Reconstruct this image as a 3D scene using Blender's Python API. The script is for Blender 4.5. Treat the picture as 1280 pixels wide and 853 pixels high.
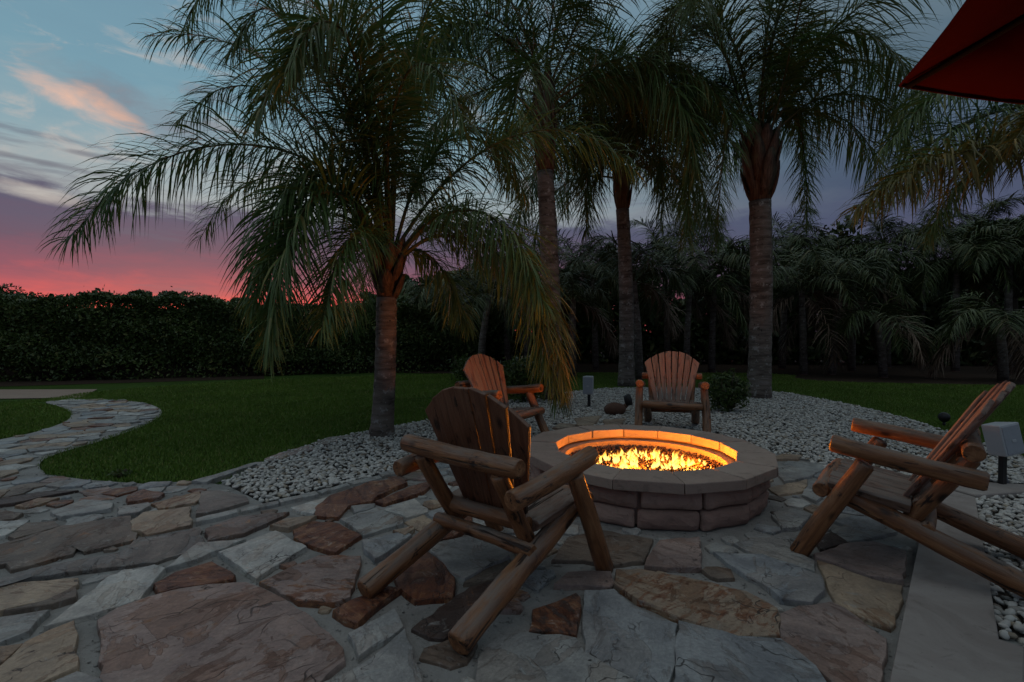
import bpy, math, random
import numpy as np
from mathutils import Vector, Matrix

for o in list(bpy.data.objects):
    bpy.data.objects.remove(o, do_unlink=True)
SC = bpy.context.scene
COL = SC.collection
R = math.radians
random.seed(7)
NP = np.random.RandomState(7)

# ------------------------------------------------------------------ camera
F_PX, HC, HY = 615.0, 1.40, 416.0
PITCH = math.atan((426.5 - HY) / F_PX)
cam_d = bpy.data.cameras.new('camera')
cam = bpy.data.objects.new('camera', cam_d)
COL.objects.link(cam)
cam.location = (0, 0, HC)
cam.rotation_euler = (math.pi / 2 - PITCH, 0, 0)
cam_d.sensor_width = 36.0
cam_d.lens = F_PX / 1280 * 36.0
cam_d.clip_start = 0.05
cam_d.clip_end = 3000
SC.camera = cam
SC.view_settings.view_transform = 'Standard'
SC.view_settings.look = 'None'
SC.view_settings.exposure = 0.85
SC.view_settings.gamma = 1.0

CP, SP = math.cos(PITCH), math.sin(PITCH)


def ray(px, py):
    u = (px - 640.0) / F_PX
    v = -(py - 426.5) / F_PX
    return Vector((u, CP + v * SP, -SP + v * CP))


def G(px, py, z=0.0):
    d = ray(px, py)
    k = (z - HC) / d.z
    return Vector((d.x * k, d.y * k, z))


def P(px, py, depth):
    d = ray(px, py)
    k = depth / d.y
    return Vector((d.x * k, depth, HC + d.z * k))


# ------------------------------------------------------------------ node helpers
class NT:
    def __init__(self, tree):
        self.t = tree
        tree.nodes.clear()

    def n(self, kind, **kw):
        nd = self.t.nodes.new(kind)
        for k, v in kw.items():
            if k.startswith('i_'):
                key = k[2:]
                key = int(key) if key.isdigit() else key.replace('_', ' ')
                self.set(nd.inputs[key], v)
            else:
                setattr(nd, k, v)
        return nd

    def set(self, inp, v):
        if isinstance(v, bpy.types.NodeSocket):
            self.t.links.new(v, inp)
        else:
            if isinstance(v, (tuple, list)) and len(v) == 3 and inp.type == 'RGBA':
                v = (*v, 1)
            inp.default_value = v

    def math(self, op, a, b=0.0, c=0.0, clamp=False):
        m = self.t.nodes.new('ShaderNodeMath')
        m.operation = op
        m.use_clamp = clamp
        self.set(m.inputs[0], a)
        self.set(m.inputs[1], b)
        self.set(m.inputs[2], c)
        return m.outputs[0]

    def mix(self, f, a, b, blend='MIX'):
        m = self.t.nodes.new('ShaderNodeMix')
        m.data_type = 'RGBA'
        m.blend_type = blend
        self.set(m.inputs[0], f)
        self.set(m.inputs[6], a)
        self.set(m.inputs[7], b)
        return m.outputs[2]

    def ramp(self, f, stops, interp='LINEAR'):
        r = self.t.nodes.new('ShaderNodeValToRGB')
        r.color_ramp.interpolation = interp
        el = r.color_ramp.elements
        while len(el) < len(stops):
            el.new(0.5)
        for e, (p, c) in zip(el, stops):
            e.position = p
            e.color = (*c, 1) if len(c) == 3 else c
        self.set(r.inputs[0], f)
        return r.outputs[0]

    def smooth(self, v, a, b):
        m = self.t.nodes.new('ShaderNodeMapRange')
        m.interpolation_type = 'SMOOTHSTEP'
        self.set(m.inputs[0], v)
        m.inputs[1].default_value = a
        m.inputs[2].default_value = b
        return m.outputs[0]

    def noise(self, vec, scale, detail=4, rough=0.55, dist=0.0):
        nz = self.t.nodes.new('ShaderNodeTexNoise')
        if vec is not None:
            self.t.links.new(vec, nz.inputs['Vector'])
        nz.inputs['Scale'].default_value = scale
        nz.inputs['Detail'].default_value = detail
        nz.inputs['Roughness'].default_value = rough
        nz.inputs['Distortion'].default_value = dist
        return nz.outputs[0]

    def scalev(self, vec, s, loc=(0, 0, 0)):
        m = self.t.nodes.new('ShaderNodeMapping')
        self.t.links.new(vec, m.inputs[0])
        m.inputs['Scale'].default_value = s
        m.inputs['Location'].default_value = loc
        return m.outputs[0]


# ------------------------------------------------------------------ world: dusk sky
SUN_AZ = math.atan2(230 - 640, F_PX)          # where the sun has just set, left of the view
SUNV = (math.sin(SUN_AZ), math.cos(SUN_AZ))
world = bpy.data.worlds.new('World')
SC.world = world
world.use_nodes = True
w = NT(world.node_tree)
tc = w.n('ShaderNodeTexCoord')
sep = w.n('ShaderNodeSeparateXYZ', i_0=tc.outputs['Generated'])
dx, dy, dz = sep.outputs
hl = w.math('SQRT', w.math('ADD', w.math('MULTIPLY', dx, dx), w.math('ADD', w.math('MULTIPLY', dy, dy), 1e-5)))
daz = w.math('DIVIDE', w.math('ADD', w.math('MULTIPLY', dx, SUNV[0]), w.math('MULTIPLY', dy, SUNV[1])), hl)
warm = w.smooth(daz, 0.35, 0.97)
zz = w.math('MAXIMUM', dz, 0.0)
# cloud-plane coordinates
cpz = w.math('ADD', zz, 0.12)
cpv = w.n('ShaderNodeCombineXYZ', i_0=w.math('DIVIDE', dx, cpz), i_1=w.math('DIVIDE', dy, cpz), i_2=0.0).outputs[0]
strv = w.scalev(tc.outputs['Generated'], (2.2, 2.2, 9.0), (3.1, 0.4, 1.7))
n_edge = w.noise(strv, 2.6, 8, 0.66, 0.5)
n_soft = w.noise(cpv, 0.9, 7, 0.6, 0.4)
n_str = w.noise(w.scalev(tc.outputs['Generated'], (1.6, 1.6, 14.0), (0.7, 2.2, 0.1)), 2.6, 5, 0.6, 0.2)
zp = w.math('ADD', zz, w.math('MULTIPLY', w.math('SUBTRACT', n_edge, 0.5), 0.115))
sunset = w.ramp(zp, [
    (0.00, (0.60, 0.070, 0.050)), (0.040, (0.50, 0.054, 0.058)), (0.062, (0.27, 0.048, 0.066)),
    (0.095, (0.135, 0.044, 0.072)), (0.14, (0.072, 0.046, 0.076)), (0.200, (0.052, 0.052, 0.086)),
    (0.225, (0.20, 0.225, 0.232)), (0.29, (0.150, 0.214, 0.240)), (0.38, (0.098, 0.182, 0.228)),
    (0.52, (0.088, 0.160, 0.210)), (0.75, (0.17, 0.205, 0.225)), (1.0, (0.235, 0.245, 0.248))])
away = w.ramp(zp, [
    (0.00, (0.050, 0.040, 0.068)), (0.10, (0.054, 0.045, 0.080)), (0.17, (0.040, 0.045, 0.081)),
    (0.26, (0.035, 0.049, 0.081)), (0.40, (0.050, 0.080, 0.107)), (0.55, (0.092, 0.126, 0.150)),
    (0.75, (0.17, 0.205, 0.225)), (1.0, (0.235, 0.245, 0.248))])
sky = w.mix(warm, away, sunset)
# grey mid clouds
cl = w.math('MULTIPLY', w.smooth(n_soft, 0.50, 0.66), w.smooth(zz, 0.16, 0.30))
sky = w.mix(w.math('MULTIPLY', cl, 0.55), sky, (0.085, 0.10, 0.122))
lows = w.math('MULTIPLY', w.smooth(n_str, 0.56, 0.68), w.math('SUBTRACT', 1.0, w.smooth(zz, 0.28, 0.40)))
sky = w.mix(w.math('MULTIPLY', lows, 0.45), sky, (0.062, 0.062, 0.092))


def streak(cx, cy, wx, wy, tilt, col, amt, lo=0.35, hi=0.62):
    """a lit cloud bank lying along one direction of the sky"""
    global sky
    d = ray(cx, cy).normalized()
    az0, z0 = math.atan2(d.x, d.y), d.z
    azn = w.math('ARCTAN2', dx, dy)
    a = w.math('SUBTRACT', azn, az0)
    e = w.math('SUBTRACT', dz, z0)
    ar = w.math('ADD', w.math('MULTIPLY', a, math.cos(tilt)), w.math('MULTIPLY', e, math.sin(tilt)))
    er = w.math('SUBTRACT', w.math('MULTIPLY', e, math.cos(tilt)), w.math('MULTIPLY', a, math.sin(tilt)))
    q = w.math('ADD', w.math('POWER', w.math('DIVIDE', ar, wx), 2.0), w.math('POWER', w.math('DIVIDE', er, wy), 2.0))
    m = w.math('SUBTRACT', 1.0, q)
    m = w.math('ADD', m, w.math('MULTIPLY', w.math('SUBTRACT', n_soft2, 0.5), 2.4))
    m = w.smooth(m, lo - 0.2, hi + 0.9)
    sky = w.mix(w.math('MULTIPLY', m, amt), sky, col)


n_soft2 = w.noise(w.scalev(tc.outputs['Generated'], (6, 6, 16), (1.3, 0.2, 2.0)), 1.6, 7, 0.62, 0.5)
lit = w.math('MULTIPLY', w.math('MULTIPLY', w.smooth(n_soft2, 0.52, 0.68), w.smooth(zz, 0.21, 0.27)), w.math('MULTIPLY', warm, w.math('SUBTRACT', 1.0, w.smooth(zz, 0.40, 0.60))))
sky = w.mix(w.math('MULTIPLY', lit, 0.6), sky, (0.27, 0.255, 0.245))
streak(205, 150, 0.20, 0.050, -0.25, (0.11, 0.12, 0.145), 0.9)
streak(85, 122, 0.10, 0.022, -0.30, (0.50, 0.29, 0.205), 0.9)
streak(140, 135, 0.075, 0.016, -0.40, (0.38, 0.235, 0.18), 0.85)
streak(60, 105, 0.06, 0.010, -0.1, (0.32, 0.24, 0.21), 0.6)
streak(270, 120, 0.07, 0.018, 0.0, (0.10, 0.115, 0.14), 0.85)
streak(25, 215, 0.09, 0.008, -0.1, (0.12, 0.125, 0.145), 0.8)
streak(60, 205, 0.12, 0.006, -0.05, (0.085, 0.09, 0.11), 0.8)
streak(120, 195, 0.05, 0.005, 0.0, (0.09, 0.095, 0.115), 0.8)
streak(25, 236, 0.10, 0.014, -0.12, (0.36, 0.33, 0.29), 0.6)
nis = w.n('ShaderNodeTexSky', sky_type='NISHITA', sun_disc=False, sun_elevation=R(1.0), sun_rotation=SUN_AZ)
sky = w.mix(1.0, sky, w.mix(1.0, nis.outputs[0], (0.004, 0.004, 0.004), 'MULTIPLY'), 'ADD')
bg = w.n('ShaderNodeBackground', i_0=sky, i_1=1.0)
w.t.links.new(bg.outputs[0], w.n('ShaderNodeOutputWorld').inputs[0])

sun_d = bpy.data.lights.new('sun', 'SUN')
sun_d.energy = 0.10
sun_d.angle = R(20)
sun_d.color = (1.0, 0.50, 0.42)
sun = bpy.data.objects.new('sun', sun_d)
COL.objects.link(sun)
sun.rotation_euler = Vector((-SUNV[0], -SUNV[1], -math.tan(R(5)))).to_track_quat('-Z', 'Y').to_euler()


# ------------------------------------------------------------------ object helpers
def link(o, parent=None):
    COL.objects.link(o)
    if parent is not None:
        o.parent = parent
    return o


def obj(name, me, mat=None, parent=None, label=None, cat=None, group=None, kind=None):
    o = bpy.data.objects.new(name, me)
    if mat is not None and me is not None and not me.materials:
        me.materials.append(mat)
    link(o, parent)
    for k, v in (('label', label), ('category', cat), ('group', group), ('kind', kind)):
        if v:
            o[k] = v
    return o


def thing(name, label, cat, loc=(0, 0, 0), rz=0.0, group=None):
    o = obj(name, None, None, None, label, cat, group)
    o.empty_display_size = 0.2
    o.location = loc
    o.rotation_euler = (0, 0, rz)
    return o


def mesh_np(name, verts, faces, smooth=False):
    """verts Nx3, faces MxK all with K corners (or a list of such arrays)"""
    me = bpy.data.meshes.new(name)
    verts = np.asarray(verts, dtype=np.float32)
    fl = faces if isinstance(faces, list) else [faces]
    fl = [np.asarray(f, dtype=np.int32) for f in fl if len(f)]
    loops = np.concatenate([f.ravel() for f in fl])
    sizes = np.concatenate([np.full(len(f), f.shape[1], dtype=np.int32) for f in fl])
    starts = np.concatenate([[0], np.cumsum(sizes)[:-1]]).astype(np.int32)
    me.vertices.add(len(verts))
    me.vertices.foreach_set('co', verts.ravel())
    me.loops.add(len(loops))
    me.loops.foreach_set('vertex_index', loops)
    me.polygons.add(len(sizes))
    me.polygons.foreach_set('loop_start', starts)
    if smooth:
        me.polygons.foreach_set('use_smooth', np.ones(len(sizes), dtype=bool))
    me.update(calc_edges=True)
    return me


def mesh_py(name, verts, faces, smooth=False):
    me = bpy.data.meshes.new(name)
    me.from_pydata([tuple(v) for v in verts], [], faces)
    if smooth:
        me.polygons.foreach_set('use_smooth', [True] * len(me.polygons))
    me.update()
    return me


def tube(pts, radii, seg=10, jitter=0.0, rng=None, cap=True, rough_ends=False):
    """tube through points; returns verts, faces"""
    pts = [Vector(p) for p in pts]
    n = len(pts)
    V, Fc = [], []
    ref = Vector((0.31, 0.17, 0.93)).normalized()
    t0 = (pts[1] - pts[0]).normalized()
    if abs(t0.dot(ref)) > 0.9:
        ref = Vector((1, 0.1, 0)).normalized()
    for i in range(n):
        t = (pts[min(i + 1, n - 1)] - pts[max(i - 1, 0)]).normalized()
        a = (ref - t * ref.dot(t)).normalized()
        b = t.cross(a)
        for k in range(seg):
            th = 2 * math.pi * k / seg
            r = radii[i] * (1 + (rng.uniform(-jitter, jitter) if rng else 0))
            V.append(pts[i] + (a * math.cos(th) + b * math.sin(th)) * r)
    for i in range(n - 1):
        for k in range(seg):
            k2 = (k + 1) % seg
            Fc.append((i * seg + k, i * seg + k2, (i + 1) * seg + k2, (i + 1) * seg + k))
    if cap:
        Fc.append(tuple(range(seg - 1, -1, -1)))
        Fc.append(tuple((n - 1) * seg + k for k in range(seg)))
    return V, Fc


def box(x0, x1, y0, y1, z0, z1):
    V = [(x0, y0, z0), (x1, y0, z0), (x1, y1, z0), (x0, y1, z0), (x0, y0, z1), (x1, y0, z1), (x1, y1, z1), (x0, y1, z1)]
    Fc = [(0, 3, 2, 1), (4, 5, 6, 7), (0, 1, 5, 4), (1, 2, 6, 5), (2, 3, 7, 6), (3, 0, 4, 7)]
    return V, Fc


def bevel(o, wdt, seg=2):
    m = o.modifiers.new('bevel', 'BEVEL')
    m.width = wdt
    m.segments = seg
    m.limit_method = 'ANGLE'
    return o


def in_poly(p, poly):
    x, y = p[0], p[1]
    c = False
    j = len(poly) - 1
    for i in range(len(poly)):
        xi, yi = poly[i][0], poly[i][1]
        xj, yj = poly[j][0], poly[j][1]
        if (yi > y) != (yj > y) and x < (xj - xi) * (y - yi) / (yj - yi) + xi:
            c = not c
        j = i
    return c


def in_poly_np(X, Y, poly):
    c = np.zeros(len(X), bool)
    j = len(poly) - 1
    for i in range(len(poly)):
        xi, yi = poly[i][0], poly[i][1]
        xj, yj = poly[j][0], poly[j][1]
        m = ((yi > Y) != (yj > Y)) & (X < (xj - xi) * (Y - yi) / (yj - yi + 1e-12) + xi)
        c ^= m
        j = i
    return c


# ------------------------------------------------------------------ materials
def new_mat(name):
    m = bpy.data.materials.new(name)
    m.use_nodes = True
    return m, NT(m.node_tree)


def finish(t, color, rough=0.8, bump=None, bstr=0.4, bdist=0.01, spec=0.3, extra=None, normal=None):
    b = t.n('ShaderNodeBsdfPrincipled')
    t.set(b.inputs['Base Color'], color)
    t.set(b.inputs['Roughness'], rough)
    b.inputs['Specular IOR Level'].default_value = spec
    if bump is not None:
        bn = t.n('ShaderNodeBump')
        bn.inputs['Strength'].default_value = bstr
        bn.inputs['Distance'].default_value = bdist
        t.set(bn.inputs['Height'], bump)
        t.t.links.new(bn.outputs[0], b.inputs['Normal'])
    if extra:
        for k, v in extra.items():
            t.set(b.inputs[k], v)
    out = t.n('ShaderNodeOutputMaterial')
    t.t.links.new(b.outputs[0], out.inputs[0])
    return b


def simple(name, col, rough=0.6, spec=0.4, var=0.15, scale=20, bstr=0.15, metal=0.0):
    m, t = new_mat(name)
    c = t.n('ShaderNodeTexCoord').outputs['Object']
    nz = t.noise(c, scale, 5)
    dark = tuple(x * (1 - var) for x in col)
    lite = tuple(min(1, x * (1 + var)) for x in col)
    finish(t, t.mix(nz, dark, lite), rough, nz, bstr, 0.004, spec, {'Metallic': metal})
    return m


def leaf_mat(name, c1, c2, c3=None, trans=0.25, rough=0.5, scale=1.3):
    m, t = new_mat(name)
    g = t.n('ShaderNodeNewGeometry')
    tcn = t.n('ShaderNodeTexCoord').outputs['Object']
    nz = t.noise(tcn, scale, 3)
    rnd = g.outputs['Random Per Island']
    col = t.mix(t.math('ADD', t.math('MULTIPLY', rnd, 0.5), t.math('MULTIPLY', t.math('SUBTRACT', nz, 0.32), 1.25), clamp=True), c1, c2)
    if c3:
        col = t.mix(t.smooth(rnd, 0.86, 0.97), col, c3)
    b = t.n('ShaderNodeBsdfPrincipled')
    t.set(b.inputs['Base Color'], col)
    b.inputs['Roughness'].default_value = rough
    b.inputs['Specular IOR Level'].default_value = 0.35
    if trans < 0.21:
        out = t.n('ShaderNodeOutputMaterial')
        t.t.links.new(b.outputs[0], out.inputs[0])
        return m
    tr = t.n('ShaderNodeBsdfTranslucent', i_0=col)
    mx = t.n('ShaderNodeMixShader', i_0=trans, i_1=b.outputs[0], i_2=tr.outputs[0])
    out = t.n('ShaderNodeOutputMaterial')
    t.t.links.new(mx.outputs[0], out.inputs[0])
    return m


M = {}
M['palm_leaf'] = leaf_mat('palm_leaf', (0.052, 0.105, 0.032), (0.145, 0.235, 0.070), (0.22, 0.23, 0.08), 0.25, 0.4)
M['palm_leaf_dry'] = leaf_mat('palm_leaf_dry', (0.062, 0.090, 0.026), (0.145, 0.165, 0.050), (0.20, 0.165, 0.06), 0.25)
M['palm_leaf_yellow'] = leaf_mat('palm_leaf_yellow', (0.075, 0.09, 0.025), (0.20, 0.17, 0.04), (0.32, 0.22, 0.05), 0.3)
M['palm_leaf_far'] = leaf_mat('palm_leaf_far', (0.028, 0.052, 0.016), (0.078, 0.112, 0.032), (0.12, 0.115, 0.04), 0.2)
M['palm_leaf_dead'] = leaf_mat('palm_leaf_dead', (0.11, 0.07, 0.045), (0.24, 0.17, 0.12), (0.30, 0.23, 0.17), 0.15)
M['hedge_leaf'] = leaf_mat('hedge_leaf', (0.032, 0.060, 0.015), (0.095, 0.140, 0.038), (0.15, 0.16, 0.05), 0.2, 0.45)
M['bush_leaf'] = leaf_mat('bush_leaf', (0.04, 0.07, 0.018), (0.10, 0.15, 0.035), (0.16, 0.18, 0.06), 0.25, 0.4)
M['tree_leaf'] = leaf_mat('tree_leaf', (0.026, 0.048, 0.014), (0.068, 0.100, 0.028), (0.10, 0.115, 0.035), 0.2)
M['grass_blade'] = leaf_mat('grass_blade', (0.070, 0.135, 0.014), (0.180, 0.300, 0.040), (0.26, 0.25, 0.08), 0.2, 0.5, 0.7)


def m_trunk():
    m, t = new_mat('palm_trunk')
    tcn = t.n('ShaderNodeTexCoord').outputs['Object']
    rings = t.noise(t.scalev(tcn, (1.5, 1.5, 9)), 1.6, 5, 0.6, 0.3)
    lichen = t.noise(tcn, 9, 7, 0.65)
    col = t.ramp(rings, [(0.3, (0.060, 0.047, 0.040)), (0.5, (0.16, 0.135, 0.115)), (0.7, (0.25, 0.22, 0.20))])
    col = t.mix(t.smooth(lichen, 0.56, 0.66), col, (0.34, 0.33, 0.31))
    col = t.mix(t.smooth(t.noise(tcn, 14, 5, 0.6), 0.60, 0.7), col, (0.045, 0.04, 0.035))
    finish(t, col, 0.85, t.math('ADD', rings, t.math('MULTIPLY', lichen, 0.5)), 0.7, 0.03, 0.2)
    return m


M['trunk'] = m_trunk()


def m_boot():
    m, t = new_mat('palm_leaf_base')
    tcn = t.n('ShaderNodeTexCoord').outputs['Object']
    fib = t.noise(t.scalev(tcn, (8, 8, 0.7)), 4, 6, 0.66, 0.3)
    blo = t.noise(tcn, 3, 4)
    col = t.ramp(fib, [(0.28, (0.030, 0.018, 0.013)), (0.5, (0.115, 0.066, 0.044)), (0.75, (0.23, 0.15, 0.10))])
    col = t.mix(t.smooth(blo, 0.52, 0.7), col, (0.15, 0.13, 0.075))
    finish(t, col, 0.7, fib, 0.6, 0.015, 0.25)
    return m


M['boot'] = m_boot()
M['rachis'] = simple('palm_rachis', (0.085, 0.085, 0.035), 0.55, 0.3, 0.35, 6)
M['bark'] = simple('dark_bark', (0.075, 0.06, 0.048), 0.9, 0.2, 0.4, 8, 0.5)


def m_log(name, c_dark, c_mid, c_lite, grey, cracks=0.6, up0=0.05, up1=0.85):
    m, t = new_mat(name)
    tcn = t.n('ShaderNodeTexCoord').outputs['Object']
    oi = t.n('ShaderNodeObjectInfo').outputs['Random']
    off = t.n('ShaderNodeCombineXYZ', i_0=t.math('MULTIPLY', oi, 31.0), i_1=t.math('MULTIPLY', oi, 17.0), i_2=t.math('MULTIPLY', oi, 53.0)).outputs[0]
    v = t.n('ShaderNodeVectorMath', operation='ADD', i_0=tcn, i_1=off).outputs[0]
    g1 = t.noise(t.scalev(v, (14, 14, 1.6)), 2.2, 6, 0.62, 0.6)
    g2 = t.noise(t.scalev(v, (40, 40, 2.0)), 2.5, 4, 0.6)
    kn = t.noise(t.scalev(v, (6, 6, 3.0)), 2.2, 6, 0.66, 0.6)
    col = t.ramp(g1, [(0.25, c_dark), (0.5, c_mid), (0.75, c_lite)])
    kv = t.n('ShaderNodeTexVoronoi', feature='F1')
    t.t.links.new(t.scalev(v, (7.0, 7.0, 4.2)), kv.inputs['Vector'])
    kv.inputs['Scale'].default_value = 1.0
    kd = kv.outputs['Distance']
    col = t.mix(t.math('SUBTRACT', 1.0, t.smooth(kd, 0.10, 0.24)), col, tuple(x * 0.30 for x in c_dark))
    col = t.mix(t.smooth(kn, 0.57, 0.66), col, tuple(x * 0.35 for x in c_dark))
    nrm = t.n('ShaderNodeNewGeometry').outputs['Normal']
    nz_ = t.n('ShaderNodeSeparateXYZ', i_0=nrm).outputs[2]
    wear = t.math('MULTIPLY', t.smooth(nz_, up0, up1), t.smooth(t.noise(t.scalev(v, (6, 6, 1.3)), 2.4, 6, 0.68), 0.36, 0.6))
    col = t.mix(t.math('MULTIPLY', wear, grey), col, (0.23, 0.205, 0.18))
    crack = t.smooth(t.noise(t.scalev(v, (20, 20, 0.9)), 2.0, 4, 0.55, 0.6), 0.62, 0.66)
    col = t.mix(t.math('MULTIPLY', crack, cracks), col, (0.018, 0.010, 0.007))
    h = t.math('SUBTRACT', t.math('ADD', t.math('MULTIPLY', g1, 0.7), t.math('MULTIPLY', g2, 0.35)), crack)
    finish(t, col, t.math('ADD', 0.42, t.math('MULTIPLY', wear, 0.4)), h, 0.8, 0.012, 0.4)
    return m


M['log'] = m_log('chair_log', (0.075, 0.030, 0.014), (0.235, 0.100, 0.040), (0.37, 0.195, 0.090), 0.75, 0.9)
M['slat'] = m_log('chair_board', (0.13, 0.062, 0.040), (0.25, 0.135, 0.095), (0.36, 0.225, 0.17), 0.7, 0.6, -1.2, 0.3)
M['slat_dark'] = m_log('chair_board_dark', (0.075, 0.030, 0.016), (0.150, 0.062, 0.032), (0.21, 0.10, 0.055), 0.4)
M['plank'] = m_log('seat_plank', (0.07, 0.040, 0.028), (0.17, 0.105, 0.075), (0.28, 0.20, 0.15), 0.95, 0.9, -0.2, 0.6)


def m_stone():
    """flagstone: each stone carries its own colour (object colour), rust share (property 'rust') and offset"""
    m, t = new_mat('flagstone')
    tcn = t.n('ShaderNodeTexCoord').outputs['Object']
    oi = t.n('ShaderNodeObjectInfo')
    rnd = oi.outputs['Random']
    off = t.n('ShaderNodeCombineXYZ', i_0=t.math('MULTIPLY', rnd, 41.0), i_1=t.math('MULTIPLY', rnd, 23.0), i_2=0.0).outputs[0]
    v = t.n('ShaderNodeVectorMath', operation='ADD', i_0=tcn, i_1=off).outputs[0]
    rust = t.n('ShaderNodeAttribute', attribute_type='OBJECT', attribute_name='rust').outputs['Fac']
    flow = t.n('ShaderNodeAttribute', attribute_type='OBJECT', attribute_name='flow').outputs['Fac']
    rot = t.n('ShaderNodeVectorRotate', rotation_type='Z_AXIS', i_Vector=v, i_Angle=flow).outputs[0]
    big = t.noise(rot, 2.7, 8, 0.62, 1.1)
    lay = t.noise(t.scalev(rot, (1.4, 4.6, 3.0)), 2.8, 9, 0.68, 1.0)
    mot = t.noise(v, 13, 8, 0.72, 0.6)
    fine = t.noise(v, 55, 6, 0.7)
    base = oi.outputs['Color']
    col = t.mix(t.smooth(big, 0.30, 0.70), t.mix(1.0, base, (0.66, 0.66, 0.68), 'MULTIPLY'), t.mix(1.0, base, (1.30, 1.28, 1.24), 'MULTIPLY'))
    rustm = t.smooth(t.math('ADD', t.math('ADD', t.math('MULTIPLY', lay, 0.45), t.math('ADD', t.math('MULTIPLY', big, 0.35), t.math('MULTIPLY', mot, 0.20))), t.math('MULTIPLY', t.math('SUBTRACT', rust, 0.45), 0.60)), 0.47, 0.54)
    rcol = t.ramp(t.math('ADD', t.math('MULTIPLY', lay, 0.6), t.math('MULTIPLY', mot, 0.4)), [(0.36, (0.042, 0.018, 0.013)), (0.46, (0.135, 0.048, 0.026)), (0.54, (0.235, 0.098, 0.046)), (0.63, (0.33, 0.185, 0.095)), (0.75, (0.40, 0.32, 0.24))])
    col = t.mix(rustm, col, rcol)
    col = t.mix(t.math('MULTIPLY', t.smooth(t.noise(v, 6.5, 9, 0.75, 1.0), 0.58, 0.70), 0.55), col, t.mix(1.0, col, (0.32, 0.30, 0.30), 'MULTIPLY'))
    col = t.mix(t.math('MULTIPLY', t.smooth(mot, 0.56, 0.70), 0.6), col, (0.40, 0.40, 0.385))
    col = t.mix(t.smooth(fine, 0.35, 0.75), t.mix(1.0, col, (0.82, 0.82, 0.82), 'MULTIPLY'), t.mix(1.0, col, (1.12, 1.12, 1.12), 'MULTIPLY'))
    # cleaved flakes: crisp-edged sheets of another tone lying on the face
    fk = t.smooth(t.noise(rot, 1.7, 5, 0.62, 1.6), 0.535, 0.548)
    fk2 = t.smooth(t.noise(t.scalev(rot, (1.0, 2.6, 1.0), (7.0, 3.0, 0.0)), 2.3, 6, 0.66, 1.2), 0.575, 0.585)
    col = t.mix(t.math('MULTIPLY', fk, t.math('ADD', 0.25, t.math('MULTIPLY', rust, 1.2), clamp=True)), col, t.mix(1.0, col, (0.74, 0.56, 0.44), 'MULTIPLY'))
    col = t.mix(t.math('MULTIPLY', fk2, t.math('ADD', 0.30, t.math('MULTIPLY', rust, 1.2), clamp=True)), col, t.mix(1.0, col, (0.50, 0.37, 0.30), 'MULTIPLY'))
    # hairline cracks
    vo = t.n('ShaderNodeTexVoronoi', feature='DISTANCE_TO_EDGE')
    wv = t.n('ShaderNodeVectorMath', operation='ADD', i_0=rot, i_1=t.n('ShaderNodeVectorMath', operation='SCALE', i_0=t.t.nodes.new('ShaderNodeTexNoise').outputs['Color'], i_Scale=0.25).outputs[0]).outputs[0]
    t.t.links.new(t.scalev(wv, (1.0, 2.4, 1.0)), vo.inputs['Vector'])
    vo.inputs['Scale'].default_value = 2.6
    ck = t.math('MULTIPLY', t.math('SUBTRACT', 1.0, t.smooth(vo.outputs['Distance'], 0.004, 0.020)), t.smooth(t.noise(v, 2.0, 3), 0.50, 0.60))
    col = t.mix(t.math('MULTIPLY', ck, 0.85), col, (0.03, 0.025, 0.022))
    # cleaved layers: terraces in the relief
    st = t.math('MULTIPLY', t.math('FLOOR', t.math('MULTIPLY', lay, 11.0)), 0.09)
    h = t.math('ADD', t.math('MULTIPLY', st, 1.3), t.math('ADD', t.math('MULTIPLY', fine, 0.10), t.math('ADD', t.math('MULTIPLY', lay, 0.6), t.math('MULTIPLY', mot, 0.35))))
    h = t.math('SUBTRACT', t.math('ADD', h, t.math('ADD', t.math('MULTIPLY', fk, 0.5), t.math('MULTIPLY', fk2, -0.6))), t.math('MULTIPLY', ck, 0.6))
    finish(t, col, t.math('ADD', 0.34, t.math('MULTIPLY', mot, 0.4)), h, 0.75, 0.012, 0.45)
    return m


M['stone'] = m_stone()


def m_mortar():
    m, t = new_mat('sandy_mortar')
    c = t.n('ShaderNodeTexCoord').outputs['Object']
    n1 = t.noise(c, 3.0, 6, 0.6)
    n2 = t.noise(c, 42, 6, 0.7)
    n3 = t.noise(c, 9, 6, 0.7, 0.5)
    col = t.ramp(n1, [(0.3, (0.23, 0.225, 0.215)), (0.7, (0.39, 0.385, 0.37))])
    col = t.mix(t.smooth(n3, 0.58, 0.72), col, (0.085, 0.075, 0.068))
    col = t.mix(t.smooth(n2, 0.55, 0.75), col, (0.40, 0.40, 0.38))
    finish(t, col, 0.95, t.math('ADD', n2, t.math('MULTIPLY', n3, 0.8)), 0.9, 0.02, 0.2)
    return m


M['mortar'] = m_mortar()


def m_soil():
    m, t = new_mat('lawn_soil')
    c = t.n('ShaderNodeTexCoord').outputs['Object']
    n1 = t.noise(c, 0.8, 6, 0.6)
    n2 = t.noise(c, 25, 5, 0.7)
    col = t.ramp(n1, [(0.3, (0.028, 0.060, 0.010)), (0.7, (0.050, 0.100, 0.018))])
    col = t.mix(t.smooth(n2, 0.55, 0.75), col, (0.05, 0.045, 0.025))
    finish(t, col, 0.95, n2, 0.8, 0.03, 0.1)
    return m


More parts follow.
